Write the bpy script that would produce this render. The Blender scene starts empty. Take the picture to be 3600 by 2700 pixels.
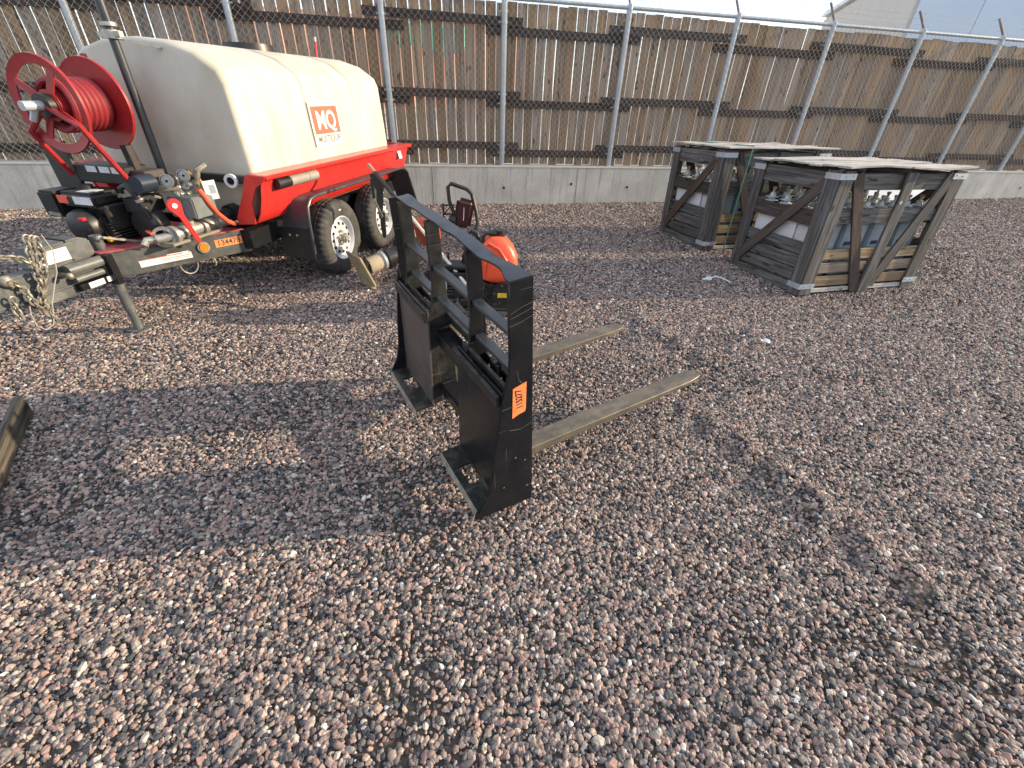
import bpy, bmesh, math, random
from mathutils import Vector, Matrix, noise
R_ = math.radians
random.seed(7)
S = bpy.context.scene
C = S.collection

# ------------------------------------------------------------------ camera
CAM_H = 1.6
PITCH, ROLL, FPX = R_(33.766), R_(2.342), 1542.0
cd = bpy.data.cameras.new('camera')
cd.sensor_fit = 'HORIZONTAL'; cd.sensor_width = 36.0; cd.lens = FPX * 36.0 / 3600.0
cd.clip_start = 0.02; cd.clip_end = 3000
cam = bpy.data.objects.new('camera', cd); C.objects.link(cam); S.camera = cam
fwd = Vector((0, math.cos(PITCH), -math.sin(PITCH))); up0 = Vector((0, math.sin(PITCH), math.cos(PITCH))); rt0 = Vector((1, 0, 0))
rt = rt0 * math.cos(ROLL) + up0 * math.sin(ROLL); up = -rt0 * math.sin(ROLL) + up0 * math.cos(ROLL)
cam.matrix_world = Matrix((( rt.x, up.x, -fwd.x, 0), (rt.y, up.y, -fwd.y, 0), (rt.z, up.z, -fwd.z, CAM_H), (0, 0, 0, 1)))

# ------------------------------------------------------------------ sky, sun, exposure
SUN_AZ, SUN_EL = R_(9.5), R_(16)
world = bpy.data.worlds.new('World'); S.world = world; world.use_nodes = True
nt = world.node_tree; nt.nodes.clear()
wo = nt.nodes.new('ShaderNodeOutputWorld'); bg = nt.nodes.new('ShaderNodeBackground')
sky = nt.nodes.new('ShaderNodeTexSky'); sky.sky_type = 'NISHITA'; sky.sun_disc = False
sky.sun_elevation = SUN_EL; sky.sun_rotation = R_(90) - SUN_AZ
sky.air_density = 1.0; sky.dust_density = 2.5; sky.ozone_density = 1.0; sky.altitude = 1700
tc = nt.nodes.new('ShaderNodeTexCoord'); mp = nt.nodes.new('ShaderNodeMapping'); mp.inputs['Scale'].default_value = (1, 1, 3.5)
nz = nt.nodes.new('ShaderNodeTexNoise'); nz.inputs['Scale'].default_value = 2.6; nz.inputs['Detail'].default_value = 7; nz.inputs['Roughness'].default_value = .58
cr = nt.nodes.new('ShaderNodeValToRGB'); cr.color_ramp.elements[0].position = .40; cr.color_ramp.elements[1].position = .62
cr.color_ramp.elements[0].color = (.18, .18, .18, 1); cr.color_ramp.elements[1].color = (.95, .95, .95, 1)
mx = nt.nodes.new('ShaderNodeMixRGB'); mx.inputs[2].default_value = (5.5, 5.7, 6.1, 1)
L = nt.links
L.new(tc.outputs['Generated'], mp.inputs[0]); L.new(mp.outputs[0], nz.inputs['Vector']); L.new(nz.outputs['Fac'], cr.inputs[0])
L.new(cr.outputs[0], mx.inputs[0]); L.new(sky.outputs[0], mx.inputs[1]); L.new(mx.outputs[0], bg.inputs[0]); L.new(bg.outputs[0], wo.inputs[0])
bg.inputs['Strength'].default_value = 0.15
sd = bpy.data.lights.new('sun', 'SUN'); sd.energy = 4.3; sd.angle = R_(.8); sd.color = (1, .79, .52)
sun = bpy.data.objects.new('sun', sd); C.objects.link(sun)
sdir = Vector((math.cos(SUN_AZ) * math.cos(SUN_EL), math.sin(SUN_AZ) * math.cos(SUN_EL), math.sin(SUN_EL)))
sun.rotation_euler = sdir.to_track_quat('Z', 'Y').to_euler(); sun.location = (20, 0, 12)
S.view_settings.view_transform = 'Standard'; S.view_settings.look = 'None'; S.view_settings.gamma = 1.0
S.view_settings.use_curve_mapping = False; S.view_settings.exposure = 0.94

# ------------------------------------------------------------------ materials
MATS = {}
def mat(name, col, col2=None, rough=.6, metal=0.0, scale=(8, 8, 8), contrast=(.35, .65), bump=0.0, bscale=60.0, dust=0.0, dustcol=(.30, .25, .19),
        spec=.5, detail=5, rand=0.0, coat=0.0, scratches=False):
    if name in MATS: return MATS[name]
    m = bpy.data.materials.new(name); m.use_nodes = True; n = m.node_tree.nodes; l = m.node_tree.links
    b = n['Principled BSDF']; b.inputs['Roughness'].default_value = rough; b.inputs['Metallic'].default_value = metal
    b.inputs['Specular IOR Level'].default_value = spec; b.inputs['Coat Weight'].default_value = coat
    t = n.new('ShaderNodeTexCoord'); oi = n.new('ShaderNodeObjectInfo')
    mu = n.new('ShaderNodeMath'); mu.operation = 'MULTIPLY'; mu.inputs[1].default_value = 37.0; l.new(oi.outputs['Random'], mu.inputs[0])
    ad = n.new('ShaderNodeVectorMath'); ad.operation = 'ADD'; l.new(t.outputs['Object'], ad.inputs[0]); l.new(mu.outputs[0], ad.inputs[1])
    mp = n.new('ShaderNodeMapping'); mp.inputs['Scale'].default_value = scale; l.new(ad.outputs[0], mp.inputs[0])
    nz = n.new('ShaderNodeTexNoise'); nz.inputs['Scale'].default_value = 1; nz.inputs['Detail'].default_value = detail; nz.inputs['Roughness'].default_value = .65
    l.new(mp.outputs[0], nz.inputs['Vector'])
    r = n.new('ShaderNodeValToRGB'); r.color_ramp.elements[0].position = contrast[0]; r.color_ramp.elements[1].position = contrast[1]
    c2 = col2 or tuple(c * .8 for c in col)
    r.color_ramp.elements[0].color = (*c2, 1); r.color_ramp.elements[1].color = (*col, 1); l.new(nz.outputs['Fac'], r.inputs[0])
    out = r.outputs[0]
    if rand:
        hs = n.new('ShaderNodeHueSaturation'); mr = n.new('ShaderNodeMapRange'); mr.inputs[3].default_value = 1 - rand; mr.inputs[4].default_value = 1 + rand
        l.new(oi.outputs['Random'], mr.inputs[0]); l.new(mr.outputs[0], hs.inputs['Value']); l.new(out, hs.inputs['Color']); out = hs.outputs[0]
    if dust:
        n2 = n.new('ShaderNodeTexNoise'); n2.inputs['Scale'].default_value = 11; n2.inputs['Detail'].default_value = 9; n2.inputs['Roughness'].default_value = .72
        l.new(ad.outputs[0], n2.inputs['Vector'])
        g = n.new('ShaderNodeNewGeometry'); sx = n.new('ShaderNodeSeparateXYZ'); l.new(g.outputs['Normal'], sx.inputs[0])
        m1 = n.new('ShaderNodeMapRange'); m1.inputs[1].default_value = .45; m1.inputs[2].default_value = .75; m1.inputs[4].default_value = dust; l.new(n2.outputs['Fac'], m1.inputs[0])
        m2 = n.new('ShaderNodeMapRange'); m2.inputs[1].default_value = .2; m2.inputs[2].default_value = 1; m2.inputs[3].default_value = .75; m2.inputs[4].default_value = 1.5; l.new(sx.outputs['Z'], m2.inputs[0])
        m3 = n.new('ShaderNodeMath'); m3.operation = 'MULTIPLY'; m3.use_clamp = True; l.new(m1.outputs[0], m3.inputs[0]); l.new(m2.outputs[0], m3.inputs[1])
        mix = n.new('ShaderNodeMixRGB'); mix.inputs[2].default_value = (*dustcol, 1); l.new(m3.outputs[0], mix.inputs[0]); l.new(out, mix.inputs[1]); out = mix.outputs[0]
        rr = n.new('ShaderNodeMapRange'); rr.inputs[3].default_value = rough; rr.inputs[4].default_value = .85; l.new(m3.outputs[0], rr.inputs[0]); l.new(rr.outputs[0], b.inputs['Roughness'])
    if scratches:
        for k, (rz, sc) in enumerate((((0.15, .1, .1), (95, 95, 2.2)), ((.1, .15, .35), (2.2, 95, 95)))):
            ms = n.new('ShaderNodeMapping'); ms.inputs['Rotation'].default_value = rz; ms.inputs['Scale'].default_value = sc; l.new(ad.outputs[0], ms.inputs[0])
            ns = n.new('ShaderNodeTexNoise'); ns.inputs['Scale'].default_value = 1; ns.inputs['Detail'].default_value = 2; l.new(ms.outputs[0], ns.inputs['Vector'])
            rs = n.new('ShaderNodeMapRange'); rs.inputs[1].default_value = .69; rs.inputs[2].default_value = .74; rs.inputs[4].default_value = .35; l.new(ns.outputs['Fac'], rs.inputs[0])
            mix = n.new('ShaderNodeMixRGB'); mix.inputs[2].default_value = (.22, .21, .20, 1); l.new(rs.outputs[0], mix.inputs[0]); l.new(out, mix.inputs[1]); out = mix.outputs[0]
    l.new(out, b.inputs['Base Color'])
    if bump:
        n3 = n.new('ShaderNodeTexNoise'); n3.inputs['Scale'].default_value = bscale; n3.inputs['Detail'].default_value = 4; l.new(mp.outputs[0] if bscale < 5 else ad.outputs[0], n3.inputs['Vector'])
        bp = n.new('ShaderNodeBump'); bp.inputs['Strength'].default_value = bump; bp.inputs['Distance'].default_value = .01; l.new(n3.outputs['Fac'], bp.inputs['Height']); l.new(bp.outputs[0], b.inputs['Normal'])
    MATS[name] = m; return m

def wood(name, cols, gx=3.0, gy=70.0, knots=True, rand=.22, rough=.85):
    """cols: three colours; grain runs along the object's X axis"""
    if name in MATS: return MATS[name]
    m = bpy.data.materials.new(name); m.use_nodes = True; n = m.node_tree.nodes; l = m.node_tree.links
    b = n['Principled BSDF']; b.inputs['Roughness'].default_value = rough; b.inputs['Specular IOR Level'].default_value = .25
    t = n.new('ShaderNodeTexCoord'); oi = n.new('ShaderNodeObjectInfo')
    mu = n.new('ShaderNodeMath'); mu.operation = 'MULTIPLY'; mu.inputs[1].default_value = 53.0; l.new(oi.outputs['Random'], mu.inputs[0])
    ad = n.new('ShaderNodeVectorMath'); ad.operation = 'ADD'; l.new(t.outputs['Object'], ad.inputs[0]); l.new(mu.outputs[0], ad.inputs[1])
    def nz(sc, det, rg=.6, dist=0):
        mp = n.new('ShaderNodeMapping'); mp.inputs['Scale'].default_value = sc; l.new(ad.outputs[0], mp.inputs[0])
        k = n.new('ShaderNodeTexNoise'); k.inputs['Scale'].default_value = 1; k.inputs['Detail'].default_value = det; k.inputs['Roughness'].default_value = rg
        k.inputs['Distortion'].default_value = dist; l.new(mp.outputs[0], k.inputs['Vector']); return k
    g1 = nz((gx, gy, gy), 6, .7, .4); g2 = nz((gx * .5, 9, 9), 3); g3 = nz((5, 16, 16), 2, .5)
    r = n.new('ShaderNodeValToRGB'); e = r.color_ramp.elements; e[0].position = .36; e[0].color = (*cols[0], 1); e[1].position = .62; e[1].color = (*cols[1], 1); l.new(g1.outputs['Fac'], r.inputs[0])
    mix = n.new('ShaderNodeMixRGB'); mr = n.new('ShaderNodeMapRange'); mr.inputs[1].default_value = .42; mr.inputs[2].default_value = .66; mr.inputs[4].default_value = .75; l.new(g2.outputs['Fac'], mr.inputs[0])
    l.new(mr.outputs[0], mix.inputs[0]); l.new(r.outputs[0], mix.inputs[1]); mix.inputs[2].default_value = (*cols[2], 1); out = mix.outputs[0]
    if knots:
        k = n.new('ShaderNodeMapRange'); k.inputs[1].default_value = .655; k.inputs[2].default_value = .70; k.inputs[4].default_value = .75; l.new(g3.outputs['Fac'], k.inputs[0])
        mk = n.new('ShaderNodeMixRGB'); mk.inputs[2].default_value = (cols[0][0] * .3, cols[0][1] * .28, cols[0][2] * .28, 1); l.new(k.outputs[0], mk.inputs[0]); l.new(out, mk.inputs[1]); out = mk.outputs[0]
    hs = n.new('ShaderNodeHueSaturation'); wn = n.new('ShaderNodeTexWhiteNoise'); wn.noise_dimensions = '1D'; l.new(oi.outputs['Random'], wn.inputs['W'])
    v = n.new('ShaderNodeMapRange'); v.inputs[3].default_value = 1 - rand; v.inputs[4].default_value = 1 + rand; l.new(oi.outputs['Random'], v.inputs[0]); l.new(v.outputs[0], hs.inputs['Value'])
    s2 = n.new('ShaderNodeMapRange'); s2.inputs[3].default_value = .55; s2.inputs[4].default_value = 1.12; l.new(wn.outputs['Value'], s2.inputs[0]); l.new(s2.outputs[0], hs.inputs['Saturation'])
    l.new(out, hs.inputs['Color']); l.new(hs.outputs[0], b.inputs['Base Color'])
    bp = n.new('ShaderNodeBump'); bp.inputs['Strength'].default_value = .6; bp.inputs['Distance'].default_value = .004; l.new(g1.outputs['Fac'], bp.inputs['Height']); l.new(bp.outputs[0], b.inputs['Normal'])
    MATS[name] = m; return m

M_black = mat('black_paint', (.0065, .0075, .010), (.010, .011, .014), rough=.30, dust=.10, dustcol=(.12, .10, .08), scratches=True, bump=.02, bscale=120, spec=.22)
M_blackd = mat('dusty_black_paint', (.010, .011, .012), (.016, .017, .017), rough=.40, spec=.3, dust=.30, dustcol=(.17, .165, .135), bump=.03, scratches=True)
M_plastic = mat('black_plastic', (.009, .009, .011), (.015, .015, .017), rough=.4, dust=.14, dustcol=(.12, .11, .09))
M_coup = mat('dusty_grey_black_casting', (.035, .042, .046), (.085, .095, .10), rough=.5, dust=.7, dustcol=(.22, .22, .20))
M_deck = mat('red_deck_paint', (.42, .045, .06), (.30, .06, .075), rough=.6, dust=.5, dustcol=(.34, .20, .20))
M_red = mat('red_paint', (.56, .028, .024), (.48, .025, .022), rough=.32, scale=(2, 2, 2), coat=.25, dust=.10, dustcol=(.5, .2, .15))
M_redh = mat('red_vinyl_grip', (.62, .015, .02), rough=.4)
M_reel = mat('dark_red_reel_paint', (.34, .016, .02), (.26, .014, .018), rough=.4, dust=.15, dustcol=(.4, .2, .18))
M_tank = mat('cream_polyethylene', (.53, .50, .43), (.43, .385, .30), rough=.5, scale=(2.2, 7, 1.6), contrast=(.28, .60), spec=.35, bump=.06, bscale=30)
M_galv = mat('galvanised_steel', (.47, .52, .57), (.36, .40, .44), rough=.38, metal=.3, scale=(10, 10, 3), bump=.02)
M_galvd = mat('weathered_steel', (.40, .38, .33), (.20, .18, .15), rough=.5, metal=.5, scale=(20, 20, 20))
M_chain = mat('dusty_chain_steel', (.36, .33, .27), (.15, .14, .12), rough=.5, metal=.5, scale=(40, 40, 40))
M_wire = mat('chainlink_wire', (.38, .37, .36), rough=.5, metal=.3)
M_rub = mat('tyre_rubber', (.026, .026, .027), (.045, .044, .043), rough=.8, dust=.7, dustcol=(.14, .135, .12), bump=.1, bscale=90)
M_rim = mat('silver_wheel_paint', (.62, .64, .68), (.5, .52, .56), rough=.35, metal=.25, dust=.2, dustcol=(.4, .36, .3))
M_dark = mat('near_black', (.006, .006, .007), rough=.9)  # flat near-black, also painted in for the shaded depth of holes
M_white = mat('white_label', (.66, .68, .70), (.52, .53, .55), rough=.5, scale=(20, 20, 20))
M_whitep = mat('white_panel_paint', (.66, .69, .73), (.60, .63, .67), rough=.5, scale=(2, 2, 2))
M_orange = mat('orange_sticker', (.80, .235, .07), (.50, .15, .06), rough=.55, scale=(28, 28, 28), contrast=(.30, .50))
M_ink = mat('black_ink', (.02, .02, .02), rough=.6)
M_inkg = mat('grey_ink', (.16, .16, .17), rough=.6)
M_decred = mat('decal_red', (.75, .10, .06), (.72, .13, .08), rough=.45)
M_yel = mat('yellow_label', (.72, .52, .03), (.5, .35, .02), rough=.5, scale=(60, 60, 60))
M_otank = mat('orange_plastic', (.80, .095, .035), (.72, .08, .03), rough=.38, scale=(4, 4, 4), dust=.12, dustcol=(.6, .3, .2))
M_hose = mat('orange_red_hose', (.66, .10, .05), rough=.5)
M_amber = mat('amber_reflector', (.85, .20, .015), rough=.25, coat=.5)
M_tan = mat('tan_dusty_steel', (.38, .32, .21), (.24, .19, .12), rough=.75, scale=(14, 14, 14), bump=.15, bscale=80)
M_tined = mat('worn_fork_steel', (.17, .145, .11), (.08, .07, .06), rough=.48, metal=.3, scale=(5, 22, 22), contrast=(.30, .68), dust=.30, dustcol=(.36, .31, .21), bump=.1, bscale=60)
M_alu = mat('cast_aluminium', (.45, .44, .41), (.30, .29, .27), rough=.42, metal=.6, scale=(30, 30, 30), bump=.05)
M_greybox = mat('light_grey_case_paint', (.33, .39, .44), (.26, .31, .35), rough=.45, scale=(5, 5, 5))
M_porc = mat('grey_porcelain', (.62, .67, .67), (.46, .50, .51), rough=.22, scale=(20, 20, 20))
M_blue = mat('dark_blue_nameplate', (.02, .035, .12), rough=.4)
M_strap = mat('green_strapping', (.10, .28, .22), rough=.45)
M_maroon = mat('dark_maroon_plastic', (.055, .018, .018), (.04, .014, .014), rough=.3)
M_fender = mat('grey_black_fender_paint', (.030, .033, .042), (.045, .048, .055), rough=.33, dust=.2, dustcol=(.16, .15, .14))
W_grey = wood('weathered_grey_wood', ((.026, .025, .025), (.17, .168, .17), (.085, .072, .06)), gx=2.0, gy=42)
W_pale = wood('pale_wood', ((.20, .19, .175), (.56, .54, .50), (.40, .38, .34)), gx=2.5, gy=60, rand=.12)  # pale tone has the sunlight on the crate lids painted in
W_tan = wood('tan_pine_wood', ((.12, .085, .055), (.36, .28, .18), (.16, .09, .05)), gx=2.5, gy=45)
W_dark = wood('dark_brown_wood', ((.035, .026, .022), (.10, .075, .06), (.06, .038, .03)), gx=2.5, gy=50)
W_pick = wood('weathered_cedar_picket', ((.11, .080, .055), (.42, .315, .21), (.32, .20, .115)), gx=1.3, gy=42, rand=.24)
W_rail = wood('dark_stained_rail', ((.030, .023, .020), (.095, .072, .060), (.065, .042, .034)), gx=2, gy=50, rand=.15)
W_timber = wood('old_timber', ((.02, .019, .019), (.12, .105, .088), (.07, .055, .042)), gx=3, gy=40)

# ------------------------------------------------------------------ geometry helpers
def frame_m(z, yhint=Vector((0, 0, 1))):
    z = Vector(z).normalized(); y = Vector(yhint)
    if abs(z.dot(y.normalized())) > .99: y = Vector((1, 0, 0)) if abs(z.x) < .9 else Vector((0, 1, 0))
    x = y.cross(z).normalized(); y = z.cross(x)
    return Matrix((x, y, z)).transposed()
class MB:
    def __init__(s): s.v = []; s.f = []; s.m = []; s.cur = 0
    def add(s, vs, fs):
        o = len(s.v); s.v += [tuple(p) for p in vs]; s.f += [tuple(i + o for i in q) for q in fs]; s.m += [s.cur] * len(fs); return s
    def box(s, c, d, rot=None):
        c = Vector(c); vs = []
        for z in (-.5, .5):
            for x, y in ((-.5, -.5), (.5, -.5), (.5, .5), (-.5, .5)):
                p = Vector((x * d[0], y * d[1], z * d[2])); vs.append(c + (rot @ p if rot else p))
        return s.add(vs, [(3, 2, 1, 0), (4, 5, 6, 7), (0, 1, 5, 4), (1, 2, 6, 5), (2, 3, 7, 6), (3, 0, 4, 7)])
    def bb(s, x0, x1, y0, y1, z0, z1): return s.box(((x0 + x1) / 2, (y0 + y1) / 2, (z0 + z1) / 2), (abs(x1 - x0), abs(y1 - y0), abs(z1 - z0)))
    def beam(s, p, q, w, h, hint=(0, 0, 1)):
        p, q = Vector(p), Vector(q); m = frame_m(q - p, Vector(hint)); return s.box((p + q) / 2, (w, h, (q - p).length), m)
    def cyl(s, p, q, r, r2=None, n=16, cap=True):
        p, q = Vector(p), Vector(q); m = frame_m(q - p); r2 = r if r2 is None else r2; vs = []
        for c, rr in ((p, r), (q, r2)):
            for i in range(n): a = 2 * math.pi * i / n; vs.append(c + m @ Vector((rr * math.cos(a), rr * math.sin(a), 0)))
        fs = [(i, (i + 1) % n, n + (i + 1) % n, n + i) for i in range(n)]
        if cap: fs += [tuple(range(n))[::-1], tuple(range(n, 2 * n))]
        return s.add(vs, fs)
    def lathe(s, prof, o, ax, n=24, closed=False):
        o = Vector(o); m = frame_m(ax); vs = []; k = len(prof)
        for i in range(n):
            a = 2 * math.pi * i / n
            for r, t in prof: vs.append(o + m @ Vector((r * math.cos(a), r * math.sin(a), t)))
        fs = []
        for i in range(n):
            j = (i + 1) % n
            for q in range(k if closed else k - 1): q2 = (q + 1) % k; fs.append((i * k + q, j * k + q, j * k + q2, i * k + q2))
        return s.add(vs, fs)
    def tube(s, pts, r, n=8, cap=True):
        pts = [Vector(p) for p in pts]; rs = r if isinstance(r, (list, tuple)) else [r] * len(pts); vs = []; prev = None
        for i, p in enumerate(pts):
            t = (pts[min(i + 1, len(pts) - 1)] - pts[max(i - 1, 0)]).normalized()
            if prev is None:
                h = Vector((0, 0, 1)) if abs(t.z) < .9 else Vector((1, 0, 0)); x = h.cross(t).normalized()
            else: x = (prev - t * prev.dot(t)).normalized()
            prev = x; y = t.cross(x)
            for k in range(n): a = 2 * math.pi * k / n; vs.append(p + (x * math.cos(a) + y * math.sin(a)) * rs[i])
        fs = [(i * n + k, i * n + (k + 1) % n, (i + 1) * n + (k + 1) % n, (i + 1) * n + k) for i in range(len(pts) - 1) for k in range(n)]
        if cap: fs += [tuple(range(n))[::-1], tuple(range((len(pts) - 1) * n, len(pts) * n))]
        return s.add(vs, fs)
    def prism(s, poly, fn, t0, t1):
        n = len(poly); vs = [fn(a, b, t0) for a, b in poly] + [fn(a, b, t1) for a, b in poly]
        return s.add(vs, [tuple(range(n))[::-1], tuple(range(n, 2 * n))] + [(i, (i + 1) % n, n + (i + 1) % n, n + i) for i in range(n)])
    def ball(s, c, r, n=10, sc=(1, 1, 1)):
        prof = []; c = Vector(c); vs = []; k = n // 2 + 1
        for i in range(n):
            a = 2 * math.pi * i / n
            for j in range(k): b = math.pi * j / (k - 1); vs.append(c + Vector((r * sc[0] * math.sin(b) * math.cos(a), r * sc[1] * math.sin(b) * math.sin(a), r * sc[2] * math.cos(b))))
        return s.add(vs, [(i * k + j, ((i + 1) % n) * k + j, ((i + 1) % n) * k + j + 1, i * k + j + 1) for i in range(n) for j in range(k - 1)])
    def build(s, name, m, parent=None, bevel=0, smooth=35, seg=1, link=True):
        me = bpy.data.meshes.new(name); me.from_pydata(s.v, [], s.f)
        for mm in (m if isinstance(m, (list, tuple)) else [m]): me.materials.append(mm)
        if isinstance(m, (list, tuple)):
            for p, k in zip(me.polygons, s.m): p.material_index = k
        bm = bmesh.new(); bm.from_mesh(me); bmesh.ops.remove_doubles(bm, verts=bm.verts, dist=1e-5); bmesh.ops.recalc_face_normals(bm, faces=bm.faces)
        if bevel:
            es = [e for e in bm.edges if len(e.link_faces) == 2 and e.calc_face_angle(0) > .5]
            bmesh.ops.bevel(bm, geom=es, offset=bevel, segments=seg, affect='EDGES', clamp_overlap=True)
        bm.to_mesh(me); bm.free()
        if smooth:
            for p in me.polygons: p.use_smooth = True
            me.set_sharp_from_angle(angle=R_(smooth))
        o = bpy.data.objects.new(name, me)
        if link: C.objects.link(o)
        if parent: o.parent = parent
        return o
def tag(o, label=None, cat=None, group=None, kind=None):
    if label: o['label'] = label
    if cat: o['category'] = cat
    if group: o['group'] = group
    if kind: o['kind'] = kind
    return o
def thing(name, label, cat, mw=None, group=None):
    o = bpy.data.objects.new(name, None); C.objects.link(o); o.empty_display_size = .2
    if mw is not None: o.matrix_world = mw
    return tag(o, label, cat, group)
def copy_tree(o, parent=None):
    c = o.copy(); C.objects.link(c); c.parent = parent
    for ch in list(o.children): copy_tree(ch, c)
    return c
def text(name, s, size, m, parent, M4, depth=.0008, xs=1.0, bold=0.0):
    cu = bpy.data.curves.new(name, 'FONT'); cu.body = s; cu.size = size; cu.extrude = depth; cu.align_x = 'CENTER'; cu.align_y = 'CENTER'; cu.offset = bold
    t = bpy.data.objects.new(name, cu); C.objects.link(t); bpy.context.view_layer.update()
    me = bpy.data.meshes.new_from_object(t.evaluated_get(bpy.context.evaluated_depsgraph_get())); bpy.data.objects.remove(t)
    me.materials.clear(); me.materials.append(m)
    o = bpy.data.objects.new(name, me); C.objects.link(o); o.parent = parent; o.matrix_local = M4 @ Matrix.Diagonal((xs, 1, 1, 1)); return o
def axes4(o, x, y, z):
    return Matrix(((x[0], y[0], z[0], o[0]), (x[1], y[1], z[1], o[1]), (x[2], y[2], z[2], o[2]), (0, 0, 0, 1)))
def board(name, p, q, w, t, hint, m, parent, warp=.004, seg=4):
    """a plank with its own axis from p to q (grain along its X); hint = direction of its width"""
    p, q = Vector(p), Vector(q); x = (q - p).normalized(); h = Vector(hint); y = (h - x * h.dot(x)).normalized(); z = x.cross(y); Ln = (q - p).length
    vs = []; rr = random.random() * 9
    for i in range(seg + 1):
        u = i / seg; wob = (noise.noise((u * 2.3, rr, 0)) * warp, noise.noise((u * 2.1, rr, 5)) * warp)
        ww = w * (1 + .03 * noise.noise((u * 3, rr, 9)))
        for a, b in ((-.5, -.5), (.5, -.5), (.5, .5), (-.5, .5)): vs.append((u * Ln - Ln / 2 + (random.uniform(-.002, .002)), a * ww + wob[0], b * t + wob[1]))
    fs = [(0, 1, 2, 3), tuple(seg * 4 + k for k in (3, 2, 1, 0))]
    for i in range(seg):
        for k in range(4): a = i * 4 + k; b = i * 4 + (k + 1) % 4; fs.append((b, a, a + 4, b + 4))
    mb = MB(); mb.add(vs, fs); o = mb.build(name, m, parent, bevel=min(.0025, t * .2), smooth=0)
    o.matrix_local = axes4((p + q) / 2, x, y, z); return o

# ------------------------------------------------------------------ ground
def seg_d(x, y, a, b):
    ax, ay = a; bx, by = b; dx, dy = bx - ax, by - ay; t = max(0, min(1, ((x - ax) * dx + (y - ay) * dy) / (dx * dx + dy * dy)))
    px, py = ax + t * dx, ay + t * dy; s = (dx * (y - py) - dy * (x - px)) / math.hypot(dx, dy); return math.hypot(x - px, y - py), s, t
RUTS = [((1.10, 2.15), (1.42, 1.55), .050, .09), ((1.42, 1.55), (1.66, 1.05), .045, .085), ((1.02, 3.5), (1.36, 2.85), .040, .07), ((1.0, 2.55), (1.5, 2.4), .022, .10), ((-.9, 3.3), (-1.9, 3.0), .012, .15)]
def gh(x, y):
    z = .016 * noise.noise((x * 1.1, y * 1.1, 1.7)) + .012 * noise.noise((x * 3.1, y * 3.1, 4.1)) + .008 * noise.noise((x * 8, y * 8, 8))
    for a, b, h, w in RUTS:
        d, s, t = seg_d(x, y, a, b)
        if d < w * 3:
            e = math.exp(-(d / w) ** 2) ; z += h * e * (1 if s > 0 else -.35)
    return z - .012
M_soil = mat('gravel_fines_soil', (.11, .088, .070), (.035, .030, .026), rough=.95, scale=(30, 30, 30), bump=.5, bscale=150)  # soil colour darkened to deepen the shade between pebbles
def grid(name, xs, ys, hf):
    mb = MB(); nx, ny = len(xs), len(ys)
    mb.v = [(x, y, hf(x, y)) for y in ys for x in xs]; mb.f = [(j * nx + i, j * nx + i + 1, (j + 1) * nx + i + 1, (j + 1) * nx + i) for j in range(ny - 1) for i in range(nx - 1)]
    me = bpy.data.meshes.new(name); me.from_pydata(mb.v, [], mb.f)
    for p in me.polygons: p.use_smooth = True
    return me
def lin(a, b, n): return [a + (b - a) * i / n for i in range(n + 1)]
XS = [-400, -150, -60, -30] + lin(-18, 20, 380) + [35, 60, 150, 400]
YS = [-400, -150, -40, -10] + lin(-1.5, 13, 160) + [20, 40, 100, 250, 600]
def gh2(x, y): return gh(x, y) - .005 if (-17.9 < x < 19.9 and -1.4 < y < 12.9) else -.012
gm = grid('ground', XS, YS, gh2); gm.materials.append(M_soil)
ground = bpy.data.objects.new('ground', gm); C.objects.link(ground); tag(ground, kind='structure')

# gravel: pebbles scattered over the yard
WAZ = R_(13.659); WD = Vector((math.cos(WAZ), math.sin(WAZ), 0)); WN = Vector((math.sin(WAZ), -math.cos(WAZ), 0)); W0 = Vector((0, 7.99, 0))   # wall line, WN = toward the yard
def wl(s, n=0, z=0): return W0 + WD * s + WN * n + Vector((0, 0, z))
verts = []; faces = []; idx = {}; dens = []; thin = []; cell = .1
def gv(i, j):
    if (i, j) not in idx:
        x, y = i * cell, j * cell; idx[(i, j)] = len(verts); verts.append((x, y, gh(x, y)))
        r = math.hypot(x, y); dens.append(max(0.0, min(1.0, (r - 2.6) / 5.0))); q_ = noise.noise((x * 1.7, y * 1.7, 21)) + .5 * noise.noise((x * 4.3, y * 4.3, 3)); thin.append(max(.42, min(1.0, 1.0 - (q_ - .22) * 2.6)))
    return idx[(i, j)]
for j in range(-4, 120):
    for i in range(-150, 190):
        x, y = i * cell, j * cell
        if abs(x) > 1.42 * y + 1.9: continue
        if (Vector((x, y, 0)) - W0).dot(WN) < .02: continue
        if math.hypot(x, y) > 16: continue
        faces.append((gv(i, j), gv(i + 1, j), gv(i + 1, j + 1), gv(i, j + 1)))
pm = bpy.data.meshes.new('gravel'); pm.from_pydata(verts, [], faces)
at_ = pm.attributes.new('far', 'FLOAT', 'POINT')
for k, v in enumerate(dens): at_.data[k].value = v
at2 = pm.attributes.new('cover', 'FLOAT', 'POINT')
for k, v in enumerate(thin): at2.data[k].value = v
gravel = bpy.data.objects.new('gravel', pm); C.objects.link(gravel); tag(gravel, kind='stuff')
mpb = bpy.data.materials.new('river_pebbles'); mpb.use_nodes = True
n = mpb.node_tree.nodes; l = mpb.node_tree.links; b = n['Principled BSDF']; b.inputs['Roughness'].default_value = .72; b.inputs['Specular IOR Level'].default_value = .3
oi = n.new('ShaderNodeObjectInfo'); r = n.new('ShaderNodeValToRGB'); r.color_ramp.interpolation = 'CONSTANT'
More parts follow.
